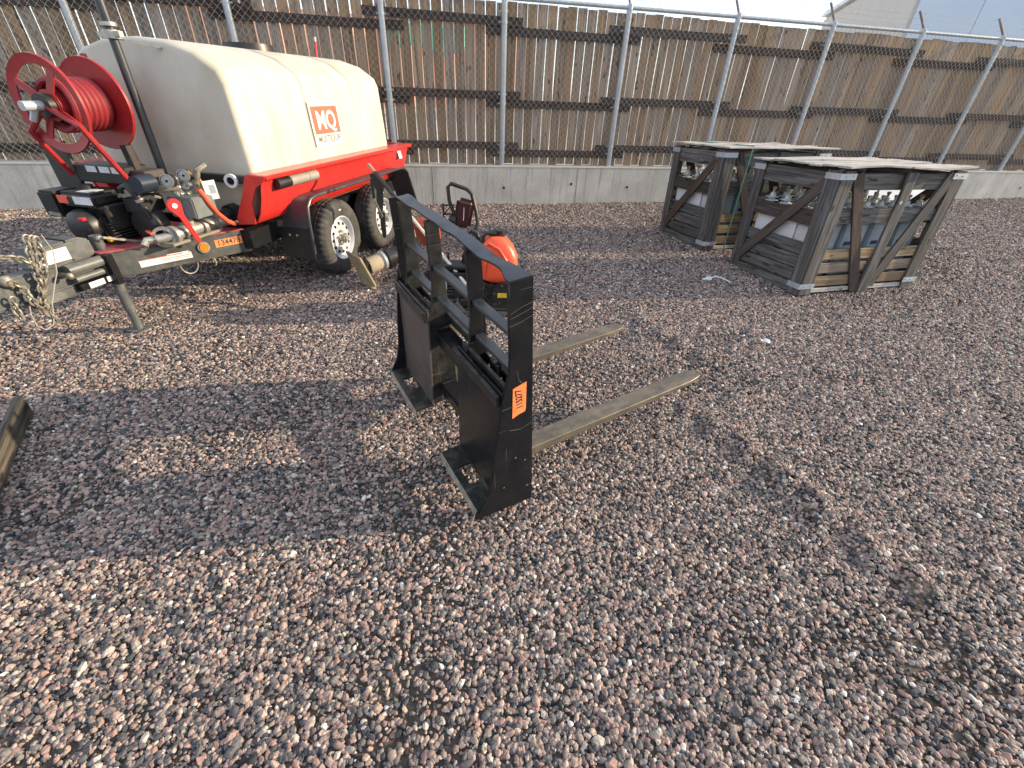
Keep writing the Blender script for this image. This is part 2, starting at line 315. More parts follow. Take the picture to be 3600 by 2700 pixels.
cols = [(.00, (.240, .168, .148)), (.13, (.118, .113, .115)), (.25, (.345, .252, .215)), (.36, (.050, .056, .068)), (.46, (.190, .168, .155)), (.57, (.430, .322, .272)),
        (.65, (.078, .078, .083)), (.74, (.290, .252, .218)), (.82, (.022, .026, .035)), (.88, (.335, .215, .185)), (.935, (.48, .42, .36)), (.988, (.68, .65, .60))]
e = r.color_ramp.elements
e[0].position = 0; e[0].color = (*cols[0][1], 1); e[1].position = cols[1][0]; e[1].color = (*cols[1][1], 1)
for p_, c_ in cols[2:]: q = e.new(p_); q.color = (*c_, 1)
l.new(oi.outputs['Random'], r.inputs[0])
t = n.new('ShaderNodeTexCoord'); nn = n.new('ShaderNodeTexNoise'); nn.inputs['Scale'].default_value = 3; nn.inputs['Detail'].default_value = 4; nn.noise_dimensions = '4D'
l.new(t.outputs['Object'], nn.inputs['Vector']); mw_ = n.new('ShaderNodeMath'); mw_.operation = 'MULTIPLY'; mw_.inputs[1].default_value = 91; l.new(oi.outputs['Random'], mw_.inputs[0]); l.new(mw_.outputs[0], nn.inputs['W'])
vr = n.new('ShaderNodeMapRange'); vr.inputs[1].default_value = .3; vr.inputs[2].default_value = .7; vr.inputs[3].default_value = .62; vr.inputs[4].default_value = 1.22; l.new(nn.outputs['Fac'], vr.inputs[0])
hs = n.new('ShaderNodeHueSaturation'); l.new(vr.outputs[0], hs.inputs['Value']); l.new(r.outputs[0], hs.inputs['Color'])
l.new(hs.outputs[0], b.inputs['Base Color'])
PEB_VAL = hs
ng = bpy.data.node_groups.new('scatter_pebbles', 'GeometryNodeTree')
ng.interface.new_socket('Geometry', in_out='INPUT', socket_type='NodeSocketGeometry'); ng.interface.new_socket('Geometry', in_out='OUTPUT', socket_type='NodeSocketGeometry')
N = ng.nodes; K = ng.links
gi = N.new('NodeGroupInput'); go = N.new('NodeGroupOutput')
def math_n(op, a, b_=None):
    m_ = N.new('ShaderNodeMath'); m_.operation = op
    for i_, q in enumerate((a, b_)):
        if q is None: continue
        if isinstance(q, (int, float)): m_.inputs[i_].default_value = q
        else: K.new(q, m_.inputs[i_])
    return m_.outputs[0]
joinv = N.new('GeometryNodeJoinGeometry')
for k in range(9):
    ic = N.new('GeometryNodeMeshIcoSphere'); ic.inputs['Radius'].default_value = 1; ic.inputs['Subdivisions'].default_value = 3 if k in (1, 5) else 2
    sp = N.new('GeometryNodeSetPosition'); K.new(ic.outputs[0], sp.inputs['Geometry'])
    nz_ = N.new('ShaderNodeTexNoise'); nz_.noise_dimensions = '4D'; nz_.inputs['Scale'].default_value = .8 if k in (1, 5) else 1.9; nz_.inputs['Detail'].default_value = 1.0; nz_.inputs['W'].default_value = k * 3.7 + .5
    ps = N.new('GeometryNodeInputPosition'); K.new(ps.outputs[0], nz_.inputs['Vector'])
    f_ = math_n('ADD', math_n('MULTIPLY', nz_.outputs['Fac'], 1.9), .05)
    vm = N.new('ShaderNodeVectorMath'); vm.operation = 'SCALE'; K.new(ps.outputs[0], vm.inputs[0]); K.new(f_, vm.inputs['Scale'])
    v2 = N.new('ShaderNodeVectorMath'); v2.operation = 'MULTIPLY'; K.new(vm.outputs[0], v2.inputs[0]); v2.inputs[1].default_value = ((1.0, .85, .66), (1.25, .8, .7), (.95, .95, .8), (1.1, .9, .55), (1.35, .72, .6), (.9, .9, .7), (1.1, .75, .75), (1.2, .9, .6), (1.0, .8, .8))[k]
    K.new(v2.outputs[0], sp.inputs['Position'])
    ch_ = N.new('GeometryNodeConvexHull'); K.new(sp.outputs[0], ch_.inputs[0])
    ss = N.new('GeometryNodeSetShadeSmooth'); K.new(ch_.outputs[0], ss.inputs[0]); ss.inputs['Shade Smooth'].default_value = k in (1, 5)
    sm = N.new('GeometryNodeSetMaterial'); sm.inputs['Material'].default_value = mpb; K.new(ss.outputs[0], sm.inputs[0])
    g2 = N.new('GeometryNodeGeometryToInstance'); K.new(sm.outputs[0], g2.inputs[0]); K.new(g2.outputs[0], joinv.inputs[0])
far = N.new('GeometryNodeInputNamedAttribute'); far.data_type = 'FLOAT'; far.inputs['Name'].default_value = 'far'
cov_ = N.new('GeometryNodeInputNamedAttribute'); cov_.data_type = 'FLOAT'; cov_.inputs['Name'].default_value = 'cover'
joino = N.new('GeometryNodeJoinGeometry')
for layer, (d_near, d_far, smin, smax, pw) in enumerate(((11000, 3900, .0041, .0120, 1.7), (430, 110, .0102, .0178, 2.6))):
    dp = N.new('GeometryNodeDistributePointsOnFaces'); dp.distribute_method = 'RANDOM'; dp.inputs['Seed'].default_value = 11 + layer
    K.new(gi.outputs[0], dp.inputs['Mesh'])
    K.new(math_n('MULTIPLY', math_n('ADD', math_n('MULTIPLY', far.outputs[0], d_far - d_near), d_near), cov_.outputs[0]), dp.inputs['Density'])
    rv = N.new('FunctionNodeRandomValue'); rv.data_type = 'FLOAT'; rv.inputs['Seed'].default_value = 3 + layer
    sc = math_n('ADD', math_n('MULTIPLY', math_n('POWER', rv.outputs[1], pw), smax - smin), smin)
    sc = math_n('MULTIPLY', sc, math_n('ADD', math_n('MULTIPLY', far.outputs[0], .42), 1.0))
    ra = N.new('FunctionNodeRandomValue'); ra.data_type = 'FLOAT_VECTOR'; ra.inputs['Max'].default_value = (.8, .8, 6.283); ra.inputs['Min'].default_value = (-.8, -.8, 0); ra.inputs['Seed'].default_value = 5 + layer
    ip = N.new('GeometryNodeInstanceOnPoints'); ip.inputs['Pick Instance'].default_value = True
    K.new(dp.outputs['Points'], ip.inputs['Points']); K.new(joinv.outputs[0], ip.inputs['Instance']); K.new(ra.outputs[0], ip.inputs['Rotation']); K.new(sc, ip.inputs['Scale'])
    K.new(ip.outputs[0], joino.inputs[0])
K.new(joino.outputs[0], go.inputs[0])
gmod = gravel.modifiers.new('pebbles', 'NODES'); gmod.node_group = ng
pm.materials.append(mpb)

# ------------------------------------------------------------------ concrete wall
mc = bpy.data.materials.new('stained_concrete'); mc.use_nodes = True; n = mc.node_tree.nodes; l = mc.node_tree.links; b = n['Principled BSDF']; b.inputs['Roughness'].default_value = .85
t = n.new('ShaderNodeTexCoord')
def mnz(sc, det, rg=.6):
    mp_ = n.new('ShaderNodeMapping'); mp_.inputs['Scale'].default_value = sc; l.new(t.outputs['Object'], mp_.inputs[0]); k_ = n.new('ShaderNodeTexNoise'); k_.inputs['Scale'].default_value = 1
    k_.inputs['Detail'].default_value = det; k_.inputs['Roughness'].default_value = rg; l.new(mp_.outputs[0], k_.inputs['Vector']); return k_.outputs['Fac']
def mix(fac, a, b_):
    m_ = n.new('ShaderNodeMixRGB'); l.new(fac, m_.inputs[0])
    for i_, q in ((1, a), (2, b_)):
        if isinstance(q, tuple): m_.inputs[i_].default_value = (*q, 1)
        else: l.new(q, m_.inputs[i_])
    return m_.outputs[0]
def mrg(x, a, b_, c=0., d=1.):
    m_ = n.new('ShaderNodeMapRange'); l.new(x, m_.inputs[0]); m_.inputs[1].default_value = a; m_.inputs[2].default_value = b_; m_.inputs[3].default_value = c; m_.inputs[4].default_value = d; return m_.outputs[0]
c1 = mix(mrg(mnz((2.2, 2.2, 2.2), 6), .35, .65), (.36, .355, .34), (.50, .49, .46))
c2 = mix(mrg(mnz((16, 1, .9), 4, .7), .52, .70, 0, .75), c1, (.23, .22, .205))
c3 = mix(mrg(mnz((45, 45, 45), 3), .60, .72, 0, .35), c2, (.20, .18, .16))
l.new(c3, b.inputs['Base Color'])
bp = n.new('ShaderNodeBump'); bp.inputs['Strength'].default_value = .35; bp.inputs['Distance'].default_value = .01; l.new(mnz((30, 30, 30), 5), bp.inputs['Height']); l.new(bp.outputs[0], b.inputs['Normal'])
WM = axes4(W0, WD, -WN, (0, 0, 1))    # local X along the wall, Y away from the yard
wall = thing('concrete_wall', 'low grey stained concrete wall under the timber fence behind the yard', 'wall', WM)
def wz(s): return .578 - .0035 * max(0, s + 2) - (0.0015 * max(0, s - 3))
mb = MB(); ss_ = lin(-22, 40, 62)
for i, s in enumerate(ss_):
    for (y, z) in ((0, -.35), (0, wz(s) - .004), (.005, wz(s)), (.25, wz(s)), (.25, -.35)): mb.v.append((s, y, z))
for i in range(62):
    for k in range(4): mb.f.append((i * 5 + k, i * 5 + k + 1, (i + 1) * 5 + k + 1, (i + 1) * 5 + k))
mb.f += [(0, 1, 2, 3, 4), tuple(62 * 5 + k for k in (4, 3, 2, 1, 0))]; mb.m = [0] * len(mb.f)
mb.build('wall_body', mc, wall, smooth=0)
for s, z in ((-.28, .245), (1.95, .245), (.9, .30), (-2.2, .24), (4.5, .23), (6.9, .22), (9.05, .22), (-5.6, .22), (-6.4, .13), (11.3, .2)):
    m_ = MB(); m_.lathe([(.030, .002), (.030, -.003), (.021, -.004), (.0195, .003)], (s, 0, z), (0, -1, 0), 14)
    m_.cur = 1; m_.cyl((s, -.0015, z), (s, .01, z), .020, n=12); m_.build('tie_hole', [mc, M_dark], wall)  # solid dark disc paints the shade inside each tie hole
for s in (-1.45, 1.0, 3.6, 6.0, 8.5, -3.9, -6.3): MB().bb(s - .004, s + .004, -.002, .006, -.05, wz(s) - .01).build('form_joint', mat('dark_joint', (.12, .115, .11), rough=.9), wall, smooth=0)  # thin darker strip along each form joint

# ------------------------------------------------------------------ chain-link fence
ZR = 2.66
chain = thing('chain_link_fence', 'galvanised chain link fence with round posts and barbed wire arms standing on the wall', 'fence', WM)
PS = [-13.0, -11.2, -9.35, -7.5, -5.648, -3.872, -1.990, -.312, 1.555, 3.368, 5.134, 6.959, 8.743, 10.474, 12.3, 14.1, 15.9, 17.7]
pmb = MB(); pmb.cyl((0, 0, 0), (0, 0, 1), .037, n=18); post0 = None
for i, s in enumerate(PS):
    mb = MB(); zt = ZR + .03; mb.cyl((s, .055, wz(s) - .05), (s, .055, zt), .041, n=18); mb.build('post', M_galv, chain)
    mb = MB()
    mb.ball((s, .055, zt), .042, 10, (1, 1, .6)); mb.cyl((s, .055, zt - .05), (s, .055, zt), .042, n=14); mb.build('post_cap', M_galv, chain)
    mb = MB(); a = Vector((s, .06, zt)); bq = a + Vector((0, .22, .27)); mb.beam(a, bq, .03, .014, (1, 0, 0)); mb.beam(a + Vector((0, .012, 0)), bq + Vector((0, .012, 0)), .012, .02, (1, 0, 0))
    mb.build('barbed_wire_arm', mat('rusty_arm_steel', (.22, .19, .18), (.14, .10, .09), rough=.6, metal=.3), chain)
    for z in (.76, .87, 1.43, 1.55, 2.40, 2.52):
        m_ = MB(); m_.cyl((s, .055, z - .012), (s, .055, z + .012), .0445, n=14); m_.box((s, .10, z), (.13, .006, .024)); m_.box((s + .052, .10, z), (.022, .02, .018)); m_.box((s - .052, .10, z), (.022, .02, .018)); m_.build('clamp', M_galv, chain)
mb = MB(); mb.cyl((-14, .055, ZR), (18.5, .055, ZR), .025, n=12); mb.build('top_rail', M_galv, chain)
mb = MB(); st = .088; hh = ZR + .02 - .575; k = 0; s = -14.0
while s < 18.4:
    for sg in (1, -1):
        # each strand zigzags up the fence
        z0, z1 = .585, ZR + .022; dx = (z1 - z0) * 1.0 * sg; y0 = .012 + (.004 if sg > 0 else 0)
        a, bq = Vector((s, y0, z0)), Vector((s + dx, y0, z1)); mb.beam(a, bq, .0028, .0028)
        mb.beam(bq, bq + Vector((-.012 * sg, 0, .022)), .0032, .0032)
    s += st
mb.build('wire_mesh', M_wire, tag(chain) , smooth=0)['kind'] = 'stuff'
for kk, (yy, z) in enumerate(((.13, .09), (.20, .175), (.27, .26))):
    mb = MB(); pts = []
    for i in range(len(PS) - 1):
        for q in range(6):
            u = q / 6; s = PS[i] + (PS[i + 1] - PS[i]) * u; pts.append((s, yy + .006 * noise.noise((s, kk, 0)), ZR + .02 + z - .03 * math.sin(math.pi * u) + .01 * noise.noise((s * 2, kk, 3))))
    mb.tube(pts, .0022, 5); s = -6
    while s < 18: 
        mb.beam((s, yy, ZR + z + .0), (s + .014, yy + .004, ZR + z + .03), .0025, .0025); mb.beam((s + .012, yy, ZR + z), (s - .004, yy, ZR + z + .03), .0025, .0025); s += .12
    mb.build('barbed_wire', M_wire, chain, smooth=0)
mb = MB(); mb.tube([(-.32, .02, .60), (-.45, .0, .67), (-.62, .03, .78)], .002, 5); mb.build('tie_wire', M_wire, chain)

mb = MB(); [mb.bb(a_, a_ + 2, -.006, .10, 0, .022) for a_ in range(-22, 40, 2)]; wall_strip = mb.build('wall_top_strip', mat('pale_top_strip', (.62, .58, .50), (.5, .46, .39), rough=.8, scale=(3, 30, 30)), wall, smooth=0)  # pale strip added so the wall top shows as a bright line
for v_ in wall_strip.data.vertices: v_.co.z += wz(v_.co.x) - .016
wall_strip.data.update()
# ------------------------------------------------------------------ timber fence
fence = thing('timber_fence', 'tall weathered brown picket fence with dark rails on top of the concrete wall', 'fence', WM)
def picket_mesh(k):
    rg = random.Random(k); H_ = 2.05; w = .1395; tck = .015; vs = []; seg = 7
    for i in range(seg + 1):
        u = i / seg; ox = rg.uniform(-.003, .003); oy = rg.uniform(-.002, .002)
        for a, b_ in ((-.5, -.5), (.5, -.5), (.5, .5), (-.5, .5)): vs.append((u * H_, a * (w + rg.uniform(-.003, .003)) + ox, b_ * tck + oy))
    fs = [(0, 1, 2, 3), tuple(seg * 4 + q for q in (3, 2, 1, 0))]
    for i in range(seg):
        for q in range(4): a = i * 4 + q; b_ = i * 4 + (q + 1) % 4; fs.append((b_, a, a + 4, b_ + 4))
    me = bpy.data.meshes.new('picket'); me.from_pydata(vs, [], fs); me.materials.append(W_pick); return me
PM = [picket_mesh(k) for k in range(12)]
s = -13.5; rg = random.Random(5)
while s < 17.5:
    o = bpy.data.objects.new('picket', rg.choice(PM)); C.objects.link(o); o.parent = fence
    tilt = rg.gauss(0, .0012); top = rg.uniform(-.012, .012)
    x = Vector((tilt, 0, 1)).normalized(); y = Vector((1, 0, -tilt)); z = x.cross(y)
    o.matrix_local = axes4((s, .182 + rg.uniform(-.002, .002), wz(s) + .006 + top), x, y, z)
    s += rg.choice((.150, .152, .153, .154, .156)) 
for lev, (zc, zc2) in enumerate(((.75, .845), (1.43, 1.53), (2.30, 2.41))):
    for i in range(len(PS) - 1):
        a, b_ = PS[i] - .25, PS[i + 1] + .28; zz = (zc if i % 2 else zc2) + rg.uniform(-.012, .012) - .01 * max(0, PS[i]) * .6
        o = board('rail', (a, .118, zz + rg.uniform(-.01, .01)), (b_, .118, zz + rg.uniform(-.01, .01)), .105, .034, (0, 0, 1), W_rail, fence, warp=.006, seg=6)
        if i % 2: o.location.y += .0355
# pickets sit behind the doubled rails
# ------------------------------------------------------------------ beyond the fence
def far_box(name, label, cat, c, az, d, m, extra=None):
    mw = Matrix.Translation(Vector(c)) @ Matrix.Rotation(R_(az), 4, 'Z'); o = thing(name, label, cat, mw)
    mb = MB(); x0, x1 = -d[0] / 2, d[0] / 2; k = int(d[0] / .28)
    poly = []
    for i in range(k):
        s0 = x0 + (x1 - x0) * i / k; w_ = (x1 - x0) / k
        poly += [(s0, 0), (s0 + w_ * .35, 0), (s0 + w_ * .5, .036), (s0 + w_ * .85, .036)]
    poly += [(x1, 0), (x1, d[1]), (x0, d[1])]
    mb.prism(poly, lambda a, b_, t_: Vector((a, b_, t_)), .12, d[2] - .06); mb.build('side_panel', m, o, smooth=0)
    mb = MB(); mb.bb(x0 - .03, x1 + .03, -.03, d[1] + .03, 0, .14); mb.bb(x0 - .03, x1 + .03, -.03, d[1] + .03, d[2] - .08, d[2]); mb.build('frame_rail', m, o, smooth=0)
    return o
M_sal = mat('faded_salmon_cladding', (.80, .36, .24), (.72, .46, .33), rough=.6, scale=(.25, .25, .25), contrast=(.42, .58))
M_grn = mat('green_tarp', (.10, .46, .36), (.07, .34, .27), rough=.6, scale=(3, 3, 3))
lot = MB(); lot.v = [(x_, y_, .02) for x_, y_ in ((-300, 8.2 - 78), (-300, 9.2), (0, 8.5), (300, 81.4), (300, 500), (-300, 500))]
c0_ = wl(-300, -.6); c1_ = wl(300, -.6); lot.v = [(c0_.x, c0_.y, .004), (c1_.x, c1_.y, .004), (c1_.x, 600, .004), (c0_.x, 600, .004)]; lot.f = [(0, 1, 2, 3)]; lot.m = [0]
lo = lot.build('bright_lot', mat('sunlit_pale_lot', (.56, .52, .46), (.46, .43, .38), rough=.9, scale=(.6, .6, .6)), smooth=0); tag(lo, kind='structure')  # pale sheet over the ground; sunlight beyond the fence is in its colour
far_box('storage_shed', 'long salmon coloured shed glimpsed through the picket gaps behind the tank', 'shed', (-12.6, 45, 0), 20, (27, 9, 6.2), M_sal)
tarp = MB(); tx = lin(-3.2, 3.2, 20); ty = lin(0, 1, 6)
for j, v_ in enumerate(ty):
    for i, u_ in enumerate(tx): tarp.v.append((u_, -.35 - .12 * math.sin(u_ * 3 + j) * v_ if j else .2, 6.0 - (.0 if j == 0 else (1.9 + .3 * math.sin(u_ * 1.3)) * v_)))
tarp.f = [(j * 21 + i, j * 21 + i + 1, (j + 1) * 21 + i + 1, (j + 1) * 21 + i) for j in range(6) for i in range(20)]; tarp.m = [0] * len(tarp.f)
to = tarp.build('green_tarp', M_grn); tag(to, 'green tarp hanging down the salmon shed behind the timber fence', 'tarp'); to.matrix_world = Matrix.Translation((-8.2, 45.6, 0)) @ Matrix.Rotation(R_(20), 4, 'Z'); to.modifiers.new('thickness', 'SOLIDIFY').thickness = .01

# big pale building beyond the yard, upper right
M_bld = mat('pale_blue_grey_cladding', (.52, .60, .70), (.48, .56, .66), rough=.55, scale=(.3, .3, .3)); M_bldb = mat('beige_cladding', (.50, .47, .43), (.47, .44, .40), rough=.6, scale=(.3, .3, .3))
bc = Vector((45 * math.cos(R_(56.2)), 45 * math.sin(R_(56.2)), 0))
bm4 = Matrix.Translation(bc) @ Matrix.Rotation(R_(-18), 4, 'Z')
bld = thing('warehouse', 'large pale blue-grey metal building rising beyond the fence at upper right', 'building', bm4)
HB = 9.8
for i in range(12):
    mb = MB(); mb.bb(i * 3.4 + .015, i * 3.4 + 3.385, 0, .2, 0, HB); mb.build('wall_panel', M_bld, bld, smooth=0)
mb = MB(); mb.bb(0, 40.8, .2, 30, 0, HB - .02); mb.build('building_core', M_bldb, bld, smooth=0)
for i in range(8):
    mb = MB(); mb.bb(-.2, -.003, .2 + i * 3.7 + .02, .2 + i * 3.7 + 3.68, 0, HB - .3); mb.build('side_panel', M_bldb, bld, smooth=0)
mb = MB(); mb.bb(-.45, 41, -.25, 30.2, HB, HB + .35); mb.build('roof', M_whitep, bld, smooth=0)
mb = MB(); mb.bb(9.6, 10.1, -.3, -.003, 0, HB - .01); mb.build('pilaster', mat('taupe_trim', (.27, .25, .25), rough=.6), bld, smooth=0)

# white board leaning on the wall
wb = MB(); wb.bb(-.98, .98, 0, .02, 0, .42); o = wb.build('white_board', M_whitep, bevel=.003); tag(o, 'white flat board leaning against the concrete wall behind the crates', 'board')
pq = wl(9.35 - 1.2, .12); o.matrix_world = Matrix.Translation((pq.x, pq.y, .0)) @ Matrix.Rotation(WAZ, 4, 'Z') @ Matrix.Rotation(R_(-14), 4, 'X')

# ------------------------------------------------------------------ crates
def make_crate(origin, az, label, seed, strap=False):
    random.seed(seed)
    mw = Matrix.Translation(origin) @ Matrix.Rotation(R_(az), 4, 'Z') @ Matrix.Rotation(R_(-2.6), 4, 'X'); t_ = thing('slatted_crate', label, 'crate', mw, 'weathered slatted crates by the wall')
    W, Lg, H = 1.44, 1.0, 1.13; B = lambda nm, p, q, w, t, h, m=W_grey: board(nm, p, q, w, t, h, m, t_)
    # corner posts: two boards making an L, at each corner
    for cx, sx in ((0, 1), (W, -1)):
        for cy, sy in ((0, 1), (Lg, -1)):
            B('corner_post', (cx + sx * .068, cy - sy * .012, 0.0), (cx + sx * .068, cy - sy * .012, H - .01), .136, .024, (1, 0, 0))
            B('corner_post', (cx - sx * .012, cy + sy * .055, 0.0), (cx - sx * .012, cy + sy * .055, H - .012), .125, .024, (0, 1, 0))
            for z in ((.09, H - .055) if cy == 0 else (H - .055,)):
                m_ = MB(); m_.bb(cx - sx * .027, cx + sx * .15, cy - sy * .027, cy - sy * .0245, z - .025, z + .025); m_.bb(cx - sx * .027, cx - sx * .0245, cy - sy * .024, cy + sy * .13, z - .025, z + .025)
                m_.ball((cx + sx * .04, cy - sy * .028, z), .007, 8); m_.ball((cx + sx * .11, cy - sy * .028, z + .008), .007, 8); m_.build('corner_band', M_galv, t_, smooth=0)
    # long sides
    for y, sg in ((.012, -1), (Lg - .012, 1)):
        B('top_rail', (.0, y, H - .10), (W, y, H - .10), .14, .022, (0, 0, 1))
        B('middle_rail', (.0, y, .735), (W, y, .735), .12, .022, (0, 0, 1))
        for z in (.385, .255, .125): B('side_slat', (.0, y + sg * -.0, z), (W, y, z), .098, .02, (0, 0, 1), W_tan)
        B('bottom_rail', (.0, y, .035), (W, y, .035), .04, .03, (0, 0, 1), W_pale)
        yo = y + sg * .0245
        B('centre_post', (.77, yo + sg * .024, 0.0), (.77, yo + sg * .024, H - .02), .115, .024, (1, 0, 0))
        B('diagonal_brace', (.17, yo, H - .03), (.70, yo, .0), .105, .022, (1, 0, 0), W_dark)
        B('diagonal_brace', (W - .14, yo, H - .03), (.86, yo, .06), .11, .022, (1, 0, 0))
    # short sides
    for x, sg in ((.012, -1), (W - .012, 1)):
        B('top_rail', (x, .025, H - .105), (x, Lg - .025, H - .105), .15, .022, (0, 0, 1))
        B('middle_rail', (x, .025, .70), (x, Lg - .025, .70), .13, .022, (0, 0, 1), W_dark)
        for z in (.425, .295, .17): B('side_slat', (x, .025, z), (x, Lg - .025, z), .112, .02, (0, 0, 1))
        B('diagonal_brace', (x + sg * .024, .06, H - .06), (x + sg * .024, Lg - .07, .16), .10, .024, (0, 1, 0), W_dark)
        B('skid', (x, .0, .055), (x, Lg, .055), .085, .06, (0, 0, 1), W_grey)
    # floor boards and lid
    for k in range(6): B('floor_board', (.03, .08 + k * .168, .09), (W - .03, .08 + k * .168, .09), .14, .02, (0, 1, 0), W_tan)
    for x in (.2, W / 2, W - .2): B('lid_batten', (x, -.01, H + .001), (x, Lg + .01, H + .001), .09, .02, (1, 0, 0))
    for k in range(8):
        y = -.03 + k * .15 + .03 * (k % 2 == 0) * .3; x0 = -.045 + random.uniform(-.02, .03); x1 = W + .02 + random.uniform(-.03, .05)
        o = board('lid_board', (x0, y, H + .021 + random.uniform(0, .003)), (x1, y + random.uniform(-.012, .012), H + .021 + random.uniform(0, .003)), .135, .017, (0, 1, 0), W_pale, t_, warp=.022, seg=8)
    if strap:
        m_ = MB(); x = .27
        m_.tube([(x + .02, -.07, H + .038), (x + .012, -.052, H * .5), (x, -.05, .02)], .007, 5); m_.tube([(x + .02, -.07, H + .041), (x + .02, Lg + .07, H + .041), (x, Lg + .05, .02)], .007, 5); m_.build('strap', M_strap, t_)
    if not strap:
        for (y, z) in ((-.058, .30),): m_ = MB(); m_.lathe([(.016, 0), (.016, .004), (.006, .004), (.006, 0)], (.735, y - .004, .86), (0, -1, 0), 10); m_.build('nail_washer', M_galv, t_)
        m_ = MB(); m_.lathe([(.018, 0), (.018, .003), (.008, .003)], (-.004, .62, .44), (-1, 0, 0), 10); m_.build('nail_washer', M_galv, t_)
    return t_, mw
ORG1, AZ1 = (2.80, 4.20, 0), 15.5
ORG2, AZ2 = (2.33, 5.60, 0), 15.5
cr1, mw1 = make_crate(ORG1, AZ1, 'weathered grey slatted wooden crate nearest the camera with diagonal braces and pale lid boards', 3)
cr2, mw2 = make_crate(ORG2, AZ2, 'weathered slatted wooden crate behind the nearer one with a green strap around it', 4, True)
# steel cases with ribbed bushings inside
def make_case(label, group):
    t_ = thing('transformer_case', label, 'electrical case', None, group)
    mb = MB(); mb.bb(-.14, .14, -.17, .17, 0, .50); mb.build('case_body', M_greybox, t_, bevel=.012, seg=2)
    mb = MB(); mb.bb(-.148, .148, -.178, .178, .50, .525); mb.build('case_lid', M_greybox, t_, bevel=.004)
    mb = MB(); mb.bb(-.09, -.01, -.173, -.1695, .30, .335); mb.build('nameplate', M_blue, t_, smooth=0)
    mb = MB(); mb.bb(-.145, -.1395, -.08, .09, .28, .46); mb.build('side_placard', M_white, t_, smooth=0)
    for sx in (-1, 1):
        for sy in (-1, 1):
            prof = [(.02, 0), (.04, .005)]
            for k in range(4): z = .015 + k * .033; prof += [(.030, z), (.064, z + .004), (.068, z + .009), (.060, z + .014), (.030, z + .019)]
            prof += [(.026, .152), (.026, .165), (.010, .17), (.010, .20), (0, .2)]
            cx_, cy_ = sx * .083, sy * .105
            m_ = MB(); m_.lathe(prof, (cx_, cy_, .525), (0, 0, 1), 18); f_ = m_.build('bushing', M_porc, t_)
            m_ = MB(); m_.cyl((cx_, cy_, .70), (cx_, cy_, .745), .012, n=8); m_.box((cx_, cy_, .735), (.036, .020, .022)); m_.build('terminal', M_alu, f_)
    return t_
case0 = make_case('grey steel electrical case with ribbed porcelain bushings packed inside the nearer slatted crate', 'electrical cases inside the nearer crate')
first = True
for mw, ds in ((mw1, ('nearer', 1)), (mw2, ('farther', 2))):
    for i in range(4):
        for j in range(2):
            o = case0 if first else copy_tree(case0); first = False
            o['label'] = 'grey steel case with ribbed bushings inside the %s crate, %s row, %s from the left' % (ds[0], ('front', 'back')[j], ('first', 'second', 'third', 'fourth')[i]); o['group'] = 'electrical cases inside the %s crate' % ds[0]
            o.matrix_world = mw @ Matrix.Translation((.22 + i * .33, .27 + j * .46, .145)) @ Matrix.Rotation(R_(random.uniform(-2, 2)), 4, 'Z')
for o, xz, lab in ((mw1, (.045, .52), 'white backing sheet standing inside the nearer crate behind its left slats'), (mw2, (.045, .52), 'white backing sheet standing inside the farther crate behind its left slats')):
    mb = MB(); mb.bb(0, .008, -.27, .27, 0, .34); q = mb.build('white_sheet', M_whitep); tag(q, lab, 'sheet'); q.matrix_world = o @ Matrix.Translation((.052, .60, .36))

# ------------------------------------------------------------------ pallet fork attachment
fd = Vector((.857, .511, .072)).normalized(); fw = Vector((-.513, .858, .015)); fw = (fw - fd * fw.dot(fd)).normalized(); fz = fd.cross(fw)
FM = axes4((.106, 1.387, .078), fd, fw, fz)
pf = thing('pallet_fork_frame', 'black steel pallet fork attachment with brown tines standing in the middle of the gravel', 'pallet fork', FM)
XZ = lambda a, b_, t_: Vector((a, t_, b_))
prof_end = [(.006, 1.038), (-.085, 1.036), (-.087, .75), (-.092, .69), (-.12, .60), (-.162, .36), (-.188, .18), (-.214, .10), (-.280, -.004), (-.262, -.012), (.006, -.032)]
mb = MB(); mb.prism(prof_end, XZ, 0, .016); endp = mb.build('end_plate', M_black, pf, bevel=.002)
for pts_ in ([(-.08, .93), (-.04, .945), (.004, .955)], [(-.082, .912), (-.03, .925), (.004, .936)], [(-.085, .885), (-.04, .893), (.004, .905)], [(-.098, .432), (-.05, .418), (.004, .434)], [(-.06, .70), (-.055, .66), (-.04, .64)]):
    m_ = MB(); m_.tube([(a_, -.0001, b_) for a_, b_ in pts_], .0007, 4); m_.build('scratch', mat('bare_scratch', (.11, .105, .10), rough=.7), endp, smooth=0)
for (a_, b_, r_) in ((-.075, .27, .0045), (-.03, .235, .004), (-.135, .12, .004), (-.02, .07, .0045)):
    m_ = MB(); m_.ball((a_, -.0002, b_), r_, 7, (1, .12, 1.3)); m_.build('paint_chip', mat('bare_chip', (.13, .12, .10), rough=.7), endp)
mb = MB(); mb.prism(prof_end, XZ, 1.25, 1.266); mb.build('end_plate', M_black, pf, bevel=.002)
for y in (.355, .785, 1.165):
    x2 = -.004; pr = [(x2, 1.03), (-.066, 1.03), (-.070, .74), (-.088, .62), (-.115, .575), (-.12, .54), (x2, .50)]
    mb = MB(); mb.prism(pr, XZ, y, y + .022); mb.build('upright', M_blackd if y > .5 else M_black, pf, bevel=.002)  # far uprights get the lighter dusty black, sunlight included in the tone
for y in (.415, .80):
    pr = [(.0, .56), (-.11, .56), (-.125, .50), (-.155, .03), (-.02, .03), (-.0, .12)]
    mb = MB(); mb.prism(pr, XZ, y, y + .014); mb.build('gusset_plate', M_blackd, pf, bevel=.002)
